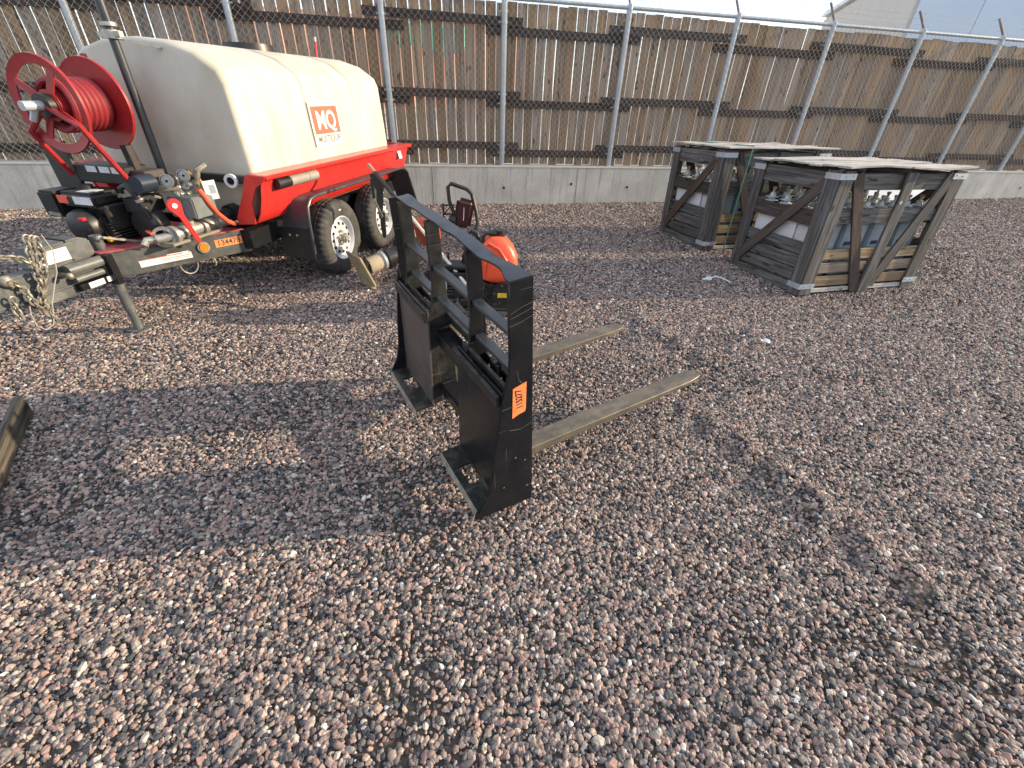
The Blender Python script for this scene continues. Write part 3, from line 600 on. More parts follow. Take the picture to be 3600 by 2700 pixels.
for z in (.82, .665):
    for y0, y1 in ((.016, .355), (.377, .785), (.807, 1.165)):
        mb = MB(); mb.bb(-.060, -.018, y0, y1, z - .010, z + .010); mb.build('guard_rail', mat('blue_black_bar', (.022, .026, .032), (.032, .037, .044), rough=.38, dust=.2, dustcol=(.15, .14, .12)), pf, bevel=.003)
# top guard strip, slightly dented
mb = MB(); ny = 40
for i in range(ny + 1):
    y = -.002 + 1.215 * i / ny; nn_ = noise.noise((y * 4.2, 3.3, 0)) * .012
    dip = -.009 * sum(math.exp(-((y - c_) / .06) ** 2) for c_ in (.28, .62, 1.06)) + nn_ * .4
    dip2 = -.014 * math.exp(-((y - .25) / .12) ** 2) + .010 * math.exp(-((y - 1.16) / .08) ** 2)
    sh = .006 * noise.noise((y * 3.5, 8.8, 0)); xe = -.050 + sh - .034 * math.exp(-((y - .01) / .07) ** 2) - .009 * sum(math.exp(-((y - c_) / .09) ** 2) for c_ in (.365, .795, 1.18)) - .012 * math.exp(-((y - .22) / .07) ** 2)
    for x, z in ((xe, 1.038 + dip), (-.03 + sh, 1.040 + dip * .35), (.004 + sh, 1.040 + dip2), (.004 + sh, 1.047 + dip2), (-.03 + sh, 1.047 + dip * .35), (xe, 1.045 + dip)): mb.v.append((x, y, z))
for i in range(ny):
    for k in range(6): a = i * 6 + k; b_ = i * 6 + (k + 1) % 6; mb.f.append((a, b_, b_ + 6, a + 6))
mb.f += [tuple(range(6)), tuple(ny * 6 + k for k in range(6))[::-1]]; mb.m = [0] * len(mb.f)
mb.build('top_strip', mat('worn_black_strip', (.020, .022, .030), (.035, .038, .05), rough=.28, dust=.16, dustcol=(.2, .17, .13), metal=.5), pf, smooth=50)
def hole_plate(mb, P, us, vs_, hole):
    pass
for (ya, yb, yc, yd, yh) in ((.018, .425, .018, .425, .16), (.785, 1.25, .80, 1.25, 1.0)):
    # quick-attach face plate, leaning
    mb = MB(); t_ = .012
    pts = [(-.118, ya, .60), (-.118, yb, .60), (-.162, yd, .035), (-.162, yc, .035)]
    vs_ = [Vector(p_) for p_ in pts] + [Vector(p_) + Vector((t_, 0, 0)) for p_ in pts]
    mb.add(vs_, [(0, 1, 2, 3), (7, 6, 5, 4), (0, 4, 5, 1), (1, 5, 6, 2), (2, 6, 7, 3), (3, 7, 4, 0)]); fp = mb.build('attach_plate', M_black if ya < .5 else mat('sunlit_brown_black_paint', (.075, .060, .055), (.055, .045, .042), rough=.5, dust=.35, dustcol=(.2, .17, .15), scratches=True), pf, bevel=.0015)  # far plate: dusty brown, with the sun on it put into the colour
    # hooked top lip: two bars with a slot
    mb = MB(); mb.beam((-.132, ya, .575), (-.132, yb, .575), .016, .055, (0, 0, 1)); mb.build('top_lip', M_blackd, pf, bevel=.003)
    mb = MB(); mb.beam((-.085, ya, .60), (-.085, yb, .60), .014, .035, (0, 0, 1)); mb.build('top_lip', M_blackd, pf, bevel=.003)
    # foot flange with its rectangular latch hole
    mb = MB(); x0, x1 = -.262, -.158; h0, h1 = yh, yh + .13; xa, xb = -.225, -.165; z0, z1 = .018, .030
    for (a0, a1, b0, b1) in ((x0, x1, yc, h0), (x0, x1, h1, yd), (x0, xa, h0, h1), (xb, x1, h0, h1)): mb.bb(a0, a1, b0, b1, z0, z1)
    mb.build('foot_flange', M_blackd, pf, smooth=0)
    mb = MB(); mb.prism([(x0 - .012, .002), (x0, .030), (x0 + .004, .018)], XZ, yc, yd); mb.build('flange_lip', M_galvd, pf)
mb = MB(); mb.bb(-.085, -.006, .377, .785, .405, .495); mb.bb(-.085, -.006, .03, .36, .405, .495); mb.build('cross_tube', M_black, pf, bevel=.006, seg=2)
mb = MB(); mb.bb(-.10, -.012, .43, .798, .09, .165); mb.build('lower_tube', M_black, pf, bevel=.006, seg=2)
mb = MB(); mb.bb(-.02, .0, .02, 1.24, .545, .575); mb.bb(.0, .012, .02, 1.24, .50, .575); mb.build('carriage_bar', M_blackd, pf, bevel=.003)
for y in (.18, .86):
    mb = MB(); w = .10; yy = y; top = []
    tn = 24; L0 = 1.30
    for i in range(tn + 1):
        u = i / tn; x = .035 + (L0 - .035) * u; th = .052 * (1 - u) + .026 * u; zt = .078 - .014 * u
        hw = w / 2 if u < .91 else w / 2 * (1 - .34 * ((u - .91) / .09) ** 1.6)
        for sy, zz in ((-1, zt - th), (1, zt - th), (1, zt), (-1, zt)): mb.v.append((x, yy + w / 2 + sy * hw, zz))
    for i in range(tn):
        for k in range(4): a = i * 4 + k; b_ = i * 4 + (k + 1) % 4; mb.f.append((a, b_, b_ + 4, a + 4))
    mb.f += [(0, 1, 2, 3), tuple(tn * 4 + k for k in (3, 2, 1, 0))]; mb.m = [0] * len(mb.f)
    mb.bb(.018, .058, yy, yy + w, .004, .56); tine = mb.build('fork_tine', M_tined, pf, bevel=.003)
    mb = MB(); mb.bb(-.028, .016, yy + .012, yy + w - .012, .56, .615); mb.cyl((-.05, yy + .05, .60), (.03, yy + .05, .60), .022, n=12); mb.bb(-.045, -.025, yy + .018, yy + w - .018, .50, .60); mb.build('fork_hook', M_plastic, tine, bevel=.004)
    mb = MB(); mb.cyl((-.03, yy + .05, .61), (-.03, yy + .05, .645), .012, n=10); mb.box((-.03, yy + .05, .645), (.06, .014, .014)); mb.build('locking_pin', M_galvd, tine)
mb = MB(); mb.prism([(-.080, .628), (-.022, .642), (-.026, .515), (-.030, .503), (-.055, .500), (-.086, .488)], XZ, -.0018, -.0004); stk = mb.build('number_sticker', M_orange, pf, smooth=0)
text('lettering', '115277', .037, M_ink, stk, axes4((-.054, -.0022, .572), (-.08, 0, 1), (-1, 0, -.08), (0, -1, 0)), .0003, .82, .0006)

# ------------------------------------------------------------------ water trailer
TA = R_(79); TU = Vector((-math.cos(TA), -math.sin(TA), 0)); TV = Vector((-math.sin(TA), math.cos(TA), 0))
TM = axes4((-1.738, 4.174, 0), TV, TU, (0, 0, 1))           # X = toward the far side, Y = toward the hitch
tr = thing('water_trailer', 'red tandem axle water trailer with cream tank, pump and hose reel', 'trailer', TM)
CX = .86
def P(v, u, z): return Vector((v, u, z))
# tank: lofted cross sections with moulded grooves
sec = [(.16, 1.00), (.20, 1.58), (.235, 1.66), (.39, 1.755), (.60, 1.81), (.86, 1.825)]
low = [(.33, .64), (.27, .70), (.15, .985)]
half = low + sec; full = half + [(2 * CX - a, b_) for a, b_ in half[::-1][1:]]
us = []; 
for u, sc in ((.62, .93), (.612, .965), (.59, .99), (.56, 1), (.40, 1)): us.append((u, sc))
for gc in (-.22, -1.04): us += [(gc + .055, 1), (gc + .038, .997), (gc + .02, .972), (gc - .02, .972), (gc - .038, .997), (gc - .055, 1)]
us += [(-1.5, 1), (-1.62, 1), (-1.66, .99), (-1.685, .965), (-1.695, .93)]
us = sorted(us, key=lambda a: -a[0]); mb = MB(); nf = len(full)
for u, sc in us:
    for v, z in full: mb.v.append((CX + (v - CX) * sc, u, 1.2 + (z - 1.2) * sc))
for i in range(len(us) - 1):
    for k in range(nf): a = i * nf + k; b_ = i * nf + (k + 1) % nf; mb.f.append((a, b_, b_ + nf, a + nf))
mb.f += [tuple(range(nf)), tuple((len(us) - 1) * nf + k for k in range(nf))[::-1]]; mb.m = [0] * len(mb.f)
tank = mb.build('tank', M_tank, tr, smooth=28, bevel=0)
bv = tank.modifiers.new('rounding', 'BEVEL'); bv.width = .014; bv.segments = 2; bv.limit_method = 'ANGLE'; bv.angle_limit = R_(22)
mb = MB(); mb.cyl((CX, -.55, 1.80), (CX, -.55, 1.865), .21, .20, n=28); mb.build('tank_lid', M_plastic, tr)
# decal on tank side (plane v ~ .175)
def sidept(u, z): return .157 + (z - 1.0) * (.04 / .58)
nv = Vector((-1, 0, .069)).normalized()
def sidem(u, z, off): 
    o_ = Vector((sidept(u, z), u, z)) + nv * off; return axes4(o_, (0, -1, 0), (.069, 0, 1), nv)
mb = MB(); mb.box((0, 0, 0), (.47, .345, .002)); dw = mb.build('logo_decal', mat('decal_white', (.78, .75, .66), rough=.5), tr, smooth=0); dw.matrix_local = sidem(-.49, 1.285, .001)
mb = MB(); mb.box((0, 0, 0), (.42, .215, .002)); dr = mb.build('logo_square', M_decred, dw, smooth=0); dr.matrix_local = Matrix.Translation((0, .032, .002))
text('lettering', 'MQ', .20, mat('print_white', (.8, .79, .75), rough=.5), dw, Matrix.Translation((0.0, .024, .0040)), .0005, .98, .004)
text('lettering', 'MULTIQUIP', .075, M_inkg, dw, Matrix.Translation((0, -.118, .002)), .0005, .98, .0016)
# red cradle sides
for sgn, nm in ((1, ''), (-1, '')):
    X = (lambda v: v) if sgn > 0 else (lambda v: 2 * CX - v)
    prof = [(.000, 1.016), (.0, .985), (.050, .975), (.065, .93), (.085, .85), (.125, .74), (.175, .665), (.34, .640), (.34, .648), (.18, .675), (.132, .745), (.092, .85), (.072, .93), (.058, .983), (.165, 1.000), (.165, 1.016)]
    mb = MB(); mb.prism([(X(a), b_) for a, b_ in prof], lambda a, b_, t_: Vector((a, t_, b_)), .70, -1.97); mb.build('side_panel', M_red, tr, bevel=.003, smooth=40)
    for u in (.712, -1.985):
        pr = [(.0, 1.014), (.015, .98), (.10, .93), (.165, .82), (.185, .66), (.34, .645), (.34, .70), (.24, .86), (.165, 1.014)] if u > 0 else [(.0, 1.014), (.012, .975), (.09, .93), (.16, .84), (.19, .70), (.20, .60), (.40, .60), (.40, 1.014)]
        mb = MB(); mb.prism([(X(a), b_) for a, b_ in pr], lambda a, b_, t_: Vector((a, t_, b_)), u - .006, u + .006); mb.build('end_gusset', M_red, tr, bevel=.002)
    mb = MB(); mb.bb(X(.26), X(.36), .72, -2.0, .46, .60); mb.build('chassis_rail', M_black, tr, bevel=.006)
    # fender
    xo, xi = X(-.045), X(.205)
    pth = [(.385, .35), (.375, .62), (.355, .735), (.30, .785), (.22, .80), (-1.50, .80), (-1.60, .785), (-1.68, .74), (-1.92, .31)]
    outer = pth; inner = [(a * 1.0 + (-.010 if i < 4 else (.010 if i > 5 else 0)), b_ - (.010 if 2 < i < 7 else 0)) for i, (a, b_) in enumerate(pth)]
    mb = MB(); mb.prism(outer + inner[::-1], lambda a, b_, t_: Vector((t_, a, b_)), xo, xi); fe = mb.build('fender', M_fender, tr, smooth=40)
    mb = MB(); mb.tube([(xo, a, b_) for a, b_ in pth], .013, 8); mb.build('fender_edge', M_fender, fe)
    mb = MB(); mb.bb(X(.20), X(.26), .38, .30, .30, .56); mb.bb(X(-.04), X(.205), .386, .376, .30, .56); mb.build('mud_flap', M_plastic, fe)
    for z in (.50,):
        for v in (.09, .16): m_ = MB(); m_.ball((X(v), .39, z), .012, 8); m_.build('bolt', M_galvd, fe)
    for v, u, z, w, h in ((.058, -1.72, .93, .085, .11), (.150, .30, .715, .055, .08)):
        m_ = MB(); m_.box((0, 0, 0), (w, h, .003)); q = m_.build('sticker', M_white if z > .9 else mat('faded_red_decal', (.65, .08, .06), rough=.4), tr, smooth=0); q.matrix_local = axes4((X(v) - sgn * .006, u, z), (0, -1, 0), (.25 * sgn, 0, 1), (-sgn, 0, .25))
# manual tube on the near side
mb = MB(); mb.cyl((.045, .56, .935), (.045, .40, .935), .041, n=18); mb.cur = 1; mb.cyl((.045, .40, .935), (.045, .03, .935), .040, n=18); mb.cyl((.045, .16, .935), (.045, .145, .935), .043, n=18); mb.build('document_tube', [M_plastic, mat('grey_tube_plastic', (.30, .27, .24), rough=.5)], tr)
# wheels
def make_wheel(parent, v, u, sg):
    R0 = .348; mb = MB(); n_ = 120; w = .205
    prof = [(.195, .010), (.205, .0), (.225, -.004), (.27, -.012), (.305, -.008), (.325, .004), (.340, .020), (.3475, .036), (R0, .062), (.3415, .066), (.3415, .074), (R0, .078), (.349, .100), (.3415, .103), (.3415, .111), (.349, .115), (R0, .135), (.3415, .139), (.3415, .147), (R0, .151), (.3475, .170), (.340, .186), (.32, .202), (.27, .214), (.225, .206), (.195, .195)]
    o = Vector((0, 0, 0)); m = frame_m((1, 0, 0)); k = len(prof)
    for i in range(n_):
        a = 2 * math.pi * i / n_
        for j, (r_, t_) in enumerate(prof):
            if 5 <= j <= 20 and ((i % 3 == 0 and (j < 10 or j > 17)) or (i % 4 == 1 and 11 < j < 16)): r_ -= .009
            mb.v.append(m @ Vector((r_ * math.cos(a), r_ * math.sin(a), t_)))
    for i in range(n_):
        j = (i + 1) % n_
        for q in range(k - 1): mb.f.append((i * k + q, j * k + q, j * k + q + 1, i * k + q + 1)); mb.m.append(0)
    W_ = thing('wheel', None, None, None); W_.parent = parent; W_.matrix_local = Matrix.Translation((v, u, .345)) if sg > 0 else Matrix.Translation((v, u, .345)) @ Matrix.Rotation(math.pi, 4, 'Z')
    ty = mb.build('tyre', M_rub, W_, smooth=30)
    mb = MB(); mb.lathe([(.200, .004), (.203, .001), (.196, -.002), (.190, .004), (.183, .020), (.176, .040), (.165, .048), (.140, .030), (.120, .022), (.085, .026), (.062, .034), (.058, .03), (.0, .03)], (0, 0, 0), (1, 0, 0), 48)
    for q in range(12):
        pass
    mb.build('rim', M_rim, W_, smooth=40)
    mb = MB()
    for q in range(12):
        a = 2 * math.pi * q / 12; c = Vector((.0245, .133 * math.cos(a), .133 * math.sin(a))); 
        mb.cyl(c + Vector((.0, 0, 0)), c + Vector((.012, 0, 0)), .0145, n=10) if False else mb.cyl(c - Vector((.0035, 0, 0)), c + Vector((.01, 0, 0)), .0145, n=10)
    mb.build('vent_disc', M_dark, W_)  # solid dark discs paint the shade of the rim's vent holes
    mb = MB(); mb.cyl((.035, 0, 0), (-.03, 0, 0), .036, .033, n=18); mb.cyl((-.03, 0, 0), (-.045, 0, 0), .024, n=12)
    for q in range(5): a = 2 * math.pi * q / 5 + .3; mb.cyl((.03, .062 * math.cos(a), .062 * math.sin(a)), (-.004, .062 * math.cos(a), .062 * math.sin(a)), .012, n=6)
    mb.build('hub', M_galvd, W_)
    mb = MB(); mb.box((-.012, .0, .262), (.003, .035, .012)); mb.build('sidewall_mark', M_white, W_, smooth=0)
    return W_
for u in (-.16, -1.06):
    make_wheel(tr, -.0, u, 1); make_wheel(tr, 2 * CX, u, -1)
mb = MB()
for u in (-.16, -1.06): mb.beam((.22, u, .345), (2 * CX - .22, u, .345), .07, .07); mb.beam((.23, u, .345), (.30, u + .14, .46), .05, .05)
mb.build('axle', M_black, tr)
# tongue
for s_, nm in ((1, ''), (-1, '')):
    X = (lambda v: v) if s_ > 0 else (lambda v: 2 * CX - v)
    a, b_ = Vector((X(.345), .66, .515)), Vector((X(.775), 1.52, .515)); mb = MB(); mb.beam(a, b_, .055, .165, (0, 0, 1)); ab = mb.build('tongue_beam', mat('scuffed_black_beam', (.030, .034, .036), (.06, .065, .064), rough=.5, dust=.55, dustcol=(.20, .19, .165)), tr, bevel=.006, seg=2)
    if s_ > 0:
        d_ = (b_ - a).normalized(); nn_ = Vector((-d_.y, d_.x, 0)); nn_ = nn_ if nn_.x < 0 else -nn_; mid = a + d_ * .0
        def onb(t_, z_, off=.0295): return axes4(Vector((a.x, a.y, z_)) + d_ * t_ + nn_ * off, tuple(-d_), (0, 0, 1), tuple(nn_))
        m_ = MB(); m_.box((0, 0, 0), (.20, .055, .002)); q = m_.build('number_sticker', M_orange, ab, smooth=0); q.matrix_local = onb(.16, .535)
        text('lettering', '134478', .058, M_ink, q, Matrix.Translation((0, 0, .0012)), .0004, 1.0, .0006)
        m_ = MB(); m_.cyl((0, 0, 0), (0, 0, .012), .042, n=22); m_.cur = 1; m_.cyl((0, 0, .012), (0, 0, .018), .030, n=22); q = m_.build('side_marker', [M_galvd, M_amber], ab); q.matrix_local = onb(.345, .53)
        m_ = MB(); m_.box((.0, 0, 0), (.33, .045, .002)); m_.box((.08, .026, 0), (.14, .012, .002)); q = m_.build('torn_label', M_white, ab, smooth=0); q.matrix_local = onb(.60, .495)
        m_ = MB(); m_.box((-.02, .024, .0015), (.25, .005, .001)); m_.box((.06, .005, .0015), (.18, .004, .001)); m_.box((.06, -.006, .0015), (.16, .003, .001)); m_.build('label_print', M_decred, q, smooth=0)
        m_ = MB(); c_ = a + d_ * .47 + Vector((0, 0, -.09)); m_.tube([c_ + d_ * (.06 * math.cos(q_)) + Vector((0, 0, -.075 * math.sin(q_))) for q_ in lin(0, math.pi, 12)], .0055, 7); m_.build('tie_loop', M_galvd, ab)
        m_ = MB(); m_.tube([a + d_ * .30 + Vector((-.01, 0, -.08)), a + d_ * .30 + Vector((-.02, 0, -.12)), a + d_ * .31 + Vector((-.02, 0, -.14))], .006, 6); m_.tube([a + d_ * .24 + Vector((-.01, 0, -.08)), a + d_ * .22 + Vector((-.03, 0, -.10))], .006, 6); m_.build('cotter_pin', M_chain, ab)
mb = MB(); mb.prism([(.345, .68), (.775, 1.50), (2 * CX - .775, 1.50), (2 * CX - .345, .68)], lambda a, b_, t_: Vector((a, b_, t_)), .592, .606); mb.build('deck_plate', M_deck, tr, bevel=.002)
# coupler, brake actuator and jack
mb = MB(); mb.bb(CX - .055, CX + .055, 1.45, 2.25, .44, .60); mb.bb(CX - .075, CX + .075, 1.42, 1.98, .40, .47); mb.build('coupler_tube', M_coup, tr, bevel=.012, seg=2)
mb = MB(); mb.prism([(1.50, .60), (1.50, .70), (1.56, .725), (1.83, .715), (1.86, .60)], lambda a, b_, t_: Vector((t_, a, b_)), CX - .065, CX + .085); act = mb.build('brake_actuator', M_coup, tr, bevel=.010, seg=2)
mb = MB(); mb.box((0, 0, 0), (.17, .075, .002)); q = mb.build('label_plate', M_white, act, smooth=0); q.matrix_local = axes4((CX - .067, 1.74, .655), (0, -1, 0), (0, 0, 1), (-1, 0, 0))
mb = MB(); mb.bb(CX - .062, CX + .082, 1.638, 1.645, .60, .728); mb.build('cover_seam', M_dark, act)
mb = MB(); mb.cyl((CX - .10, 1.50, .565), (CX - .10, 1.74, .565), .034, n=16); mb.cyl((CX - .10, 1.54, .50), (CX - .10, 1.72, .50), .022, n=12); mb.build('damper', mat('satin_grey_black', (.07, .08, .085), (.10, .11, .115), rough=.35, dust=.4, dustcol=(.25, .24, .2)), tr)
mb = MB(); mb.bb(CX - .155, CX - .06, 1.47, 1.52, .40, .60); mb.bb(CX - .12, CX - .07, 1.50, 1.72, .425, .468); mb.build('bracket', M_black, tr, bevel=.004)
for (u, z, w, h) in ((1.62, .447, .10, .036), (1.52, .447, .06, .034)): m_ = MB(); m_.box((0, 0, 0), (w, h, .002)); q = m_.build('sticker', M_white, tr, smooth=0); q.matrix_local = axes4((CX - .122, u, z), (0, -1, 0), (0, 0, 1), (-1, 0, 0))
mb = MB(); mb.ball((CX - .14, 1.76, .545), .022, 10); mb.cyl((CX - .06, 1.76, .545), (CX - .14, 1.76, .545), .016, n=10); mb.ball((CX - .07, 2.03, .60), .034, 10); mb.build('hitch_bolt', M_chain, tr)
mb = MB(); mb.bb(CX - .14, CX - .115, 1.455, 1.475, .50, .57); mb.build('red_tab', M_redh, tr)
mb = MB(); mb.cyl((CX - .03, 2.2, .53), (CX - .03, 2.42, .50), .06, .075, n=18); mb.build('coupler_head', M_coup, tr)
jx, ju = .86 - .02, 1.43
mb = MB(); mb.cyl((jx, ju, .16), (jx, ju, .70), .034, n=16); mb.cyl((jx, ju, -.01), (jx, ju, .30), .028, n=16); mb.box((jx, ju, .005), (.12, .12, .012)); mb.bb(jx - .05, jx + .05, ju - .05, ju + .05, .43, .47); jk = mb.build('jack', M_coup, tr)
mb = MB(); mb.tube([(jx - .03, ju, .68), (jx - .07, ju, .69), (jx - .09, ju - .08, .66), (jx - .12, ju - .24, .60)], .0095, 8); mb.ball((jx - .03, ju, .68), .025, 8); mb.ball((jx - .12, ju - .25, .595), .02, 8); mb.build('jack_crank', M_galvd, jk)
mb = MB(); mb.tube([(jx - .06, ju - .06, .56), (jx - .08, ju - .12, .50), (jx - .09, ju - .15, .42)], .007, 6); mb.build('pin_chain', M_chain, jk)
# safety chains: links
def chain_links(pts, name, wire=.0062, ln=.032, wd=.012):
    pts = [Vector(p_) for p_ in pts]; segs = []; tot = 0
    for a, b_ in zip(pts[:-1], pts[1:]): segs.append((tot, (b_ - a).length, a, b_)); tot += (b_ - a).length
    mb = MB(); t_ = 0; k = 0
    while t_ < tot:
        for s0, L_, a, b_ in segs:
            if s0 <= t_ <= s0 + L_: c = a.lerp(b_, (t_ - s0) / L_); d_ = (b_ - a).normalized(); break
        m = frame_m(d_, (0, 1, .3)); ax = m @ (Vector((1, 0, 0)) if k % 2 else Vector((0, 1, 0)))
        ring = []
        for q in range(13):
            a_ = 2 * math.pi * q / 12; ring.append(c + d_ * (ln * math.cos(a_) * .8) + ax * (wd * 1.35 * math.sin(a_)))
        mb.tube(ring, wire, 6, cap=False); t_ += ln * 1.12; k += 1
    return mb.build(name, M_chain, tr)
cxn = .765
CP = lambda *l_: [(cxn + .012 * math.sin(k_ * 2.1), a_, b_) for k_, (a_, b_) in enumerate(l_)]
chain_links(CP((1.80, .77), (1.80, .70), (1.85, .60), (1.887, .532), (1.927, .438), (1.939, .36), (1.925, .30)), 'safety_chain')
chain_links(CP((1.844, .79), (1.866, .69), (1.895, .605), (1.90, .537), (1.93, .45), (1.95, .36)), 'safety_chain')
chain_links(CP((1.82, .78), (1.845, .70), (1.875, .62), (1.86, .56)), 'safety_chain')
chain_links(CP((2.06, .735), (2.00, .732), (1.93, .70), (1.885, .66), (1.88, .60)), 'safety_chain')
chain_links(CP((2.02, .585), (1.984, .55), (1.985, .462), (1.96, .39), (1.94, .33)), 'safety_chain')
chain_links(CP((2.065, .50), (2.07, .44), (2.08, .394)), 'safety_chain')
mb = MB(); mb.tube([(cxn - .02, a_, b_) for a_, b_ in ((1.775, .80), (1.76, .70), (1.80, .58), (1.846, .517), (1.91, .42), (1.936, .348), (1.96, .305), (2.009, .290), (2.04, .33), (2.035, .40), (2.019, .45))], .0034, 6); mb.build('breakaway_cable', M_wire, tr)

# pump set
PU = thing('engine', None, None); PU.parent = tr
def pt(nm, mb, m, par=None, **k): return mb.build(nm, m, par or PU, **k)
EX, EU = 1.02, 1.20   # engine centre
pt('crankcase', MB().bb(EX - .16, EX + .12, EU - .12, EU + .12, .61, .80), M_plastic, bevel=.02, seg=2)
pt('fuel_tank', MB().bb(EX - .17, EX + .13, EU - .13, EU + .14, .845, .935), M_plastic, bevel=.028, seg=3)
pt('fuel_cap', MB().cyl((EX + .02, EU, .93), (EX + .02, EU, .965), .045, n=18), M_plastic)
pt('air_filter_box', MB().bb(EX + .15, EX + .30, EU - .06, EU + .13, .76, .93), M_plastic, bevel=.015, seg=2)
m_ = MB(); m_.lathe([(.0, -.05), (.07, -.048), (.105, -.03), (.115, 0), (.115, .03)], (EX - .02, EU + .15, .72), (0, -1, 0), 28); pt('recoil_cover', m_, M_plastic)
m_ = MB()
for q in range(10): a = 2 * math.pi * q / 10; m_.beam((EX - .02 + .035 * math.cos(a), EU + .198, .72 + .035 * math.sin(a)), (EX - .02 + .088 * math.cos(a), EU + .188, .72 + .088 * math.sin(a)), .006, .006)
pt('recoil_louvre', m_, mat('louvre_grey', (.06, .06, .065), rough=.5)); pt('recoil_knob', MB().box((EX - .1, EU + .20, .79), (.04, .03, .02)), M_redh, bevel=.004)
pt('fuel_tank_label', MB().bb(EX - .16, EX - .02, EU + .135, EU + .1425, .868, .915), M_white, smooth=0); pt('fuel_tank_label', MB().bb(EX + .03, EX + .11, EU + .135, EU + .1425, .868, .915), M_decred, smooth=0)
pt('warning_label', MB().bb(EX - .10, EX - .0, EU - .02, EU + .09, .9355, .9375), M_white, smooth=0); pt('choke_lever', MB().beam((EX + .12, EU + .16, .79), (EX + .20, EU + .17, .80), .012, .02), M_galvd)
pt('muffler', MB().bb(EX - .20, EX - .17, EU - .05, EU + .1, .70, .86), M_plastic, bevel=.01)
m_ = MB()
for q in range(7): m_.bb(EX - .205 + .0, EX - .17, EU - .10, EU + .12, .62 + q * .02, .628 + q * .02)
pt('cooling_fin', m_, M_plastic, smooth=0)
pt('oil_dipstick', MB().ball((EX - .165, EU + .13, .645), .022, 8), M_yel)
PUx = .70
m_ = MB(); m_.lathe([(0, -.06), (.09, -.058), (.115, -.03), (.12, .0), (.12, .05), (.09, .07), (.05, .075)], (PUx, 1.13, .72), (0, -1, 0), 26); pt('pump_housing', m_, M_plastic)
pt('pump_head', MB().bb(PUx - .08, PUx + .08, 1.02, 1.20, .80, .91), M_plastic, bevel=.012, seg=2)
pt('pump_fill_cap', MB().cyl((PUx + .03, 1.16, .91), (PUx + .03, 1.16, .96), .035, n=14), M_galvd)
m_ = MB(); m_.tube([(PUx + .05, 1.18, .90), (PUx + .05, 1.19, .96), (PUx + .0, 1.19, .98), (PUx - .05, 1.19, .93), (PUx - .06, 1.18, .84), (PUx - .07, 1.17, .76)], .022, 10); pt('hose_elbow', m_, M_plastic)
m_ = MB(); m_.cyl((PUx + .05, 1.18, .91), (PUx + .05, 1.185, .93), .028, n=12); m_.cyl((PUx - .055, 1.187, .90), (PUx - .058, 1.183, .88), .028, n=12); pt('hose_clamp', m_, M_alu)
# manifold: grey-green box, valves, pipes
pt('manifold_box', MB().bb(.35, .56, .86, 1.06, .76, .90), mat('grey_green_cast', (.13, .155, .155), (.10, .12, .12), rough=.5, dust=.3, dustcol=(.3, .3, .27)), bevel=.008, seg=2)
m_ = MB(); m_.cyl((.50, 1.18, .665), (.50, .80, .665), .045, n=18)
for u in (1.18, 1.05, .93, .80): m_.cyl((.50, u, .665), (.50, u - .03, .665), .062, n=18)
m_.cyl((.50, .80, .665), (.42, .70, .675), .04, .04, n=16); pt('suction_pipe', m_, M_alu)
m_ = MB(); m_.cyl((.50, 1.17, .66), (.56, 1.25, .65), .03, n=14); m_.tube([(.56, 1.24, .652), (.60, 1.29, .648), (.60, 1.32, .62)], .024, 10); pt('drain_elbow', m_, M_alu)
m_ = MB(); m_.lathe([(.05, -.012), (.07, -.012), (.07, .012), (.05, .012)], (.53, 1.21, .66), (.6, -.8, 0), 22, closed=True); pt('pipe_flange', m_, M_alu)
pt('t_fitting', MB().cyl((.50, 1.0, .66), (.50, 1.0, .76), .032, n=14), M_galvd)
pt('orange_valve_wheel', MB().beam((.56, 1.26, .69), (.62, 1.24, .70), .03, .012), M_hose, bevel=.004)
m_ = MB(); m_.bb(.44, .56, .78, 1.24, .606, .625); pt('mount_plate', m_, mat('khaki_plate', (.2, .19, .15), rough=.6, dust=.4), bevel=.003)
# red lever
la, lb = Vector((.43, 1.135, .862)), Vector((.405, 1.06, .598))
ldir = (lb - la).normalized(); lm = frame_m((-1, .35, .12), ldir)
mb = MB(); pol = []
for q in range(17): a = math.pi * q / 16; pol.append((.046 * math.cos(a), -.046 * math.sin(a) * -1))
outl = [( .046 * math.cos(a), .046 * math.sin(a)) for a in lin(-.35, math.pi + .35, 18)] + [(-.019, -.075), (-.017, -.255)] + [(.017 * math.cos(a), -.262 + .017 * math.sin(a)) for a in lin(math.pi, 2 * math.pi, 8)] + [(.019, -.075)]
hx = Vector((.35, .94, 0)).normalized(); hz = -ldir; hx = (hx - hz * hx.dot(hz)).normalized(); hn = hx.cross(hz)
mb.prism(outl, lambda a, b_, t_: la + hx * a + hz * b_ + hn * t_, -.006, .006); lev = pt('valve_lever', mb, M_redh, bevel=.004, seg=2)
sg_ = 1 if hn.x < 0 else -1
pt('lever_nut', MB().cyl(la + hn * sg_ * .006, la + hn * sg_ * .011, .017, n=16), M_white, lev)
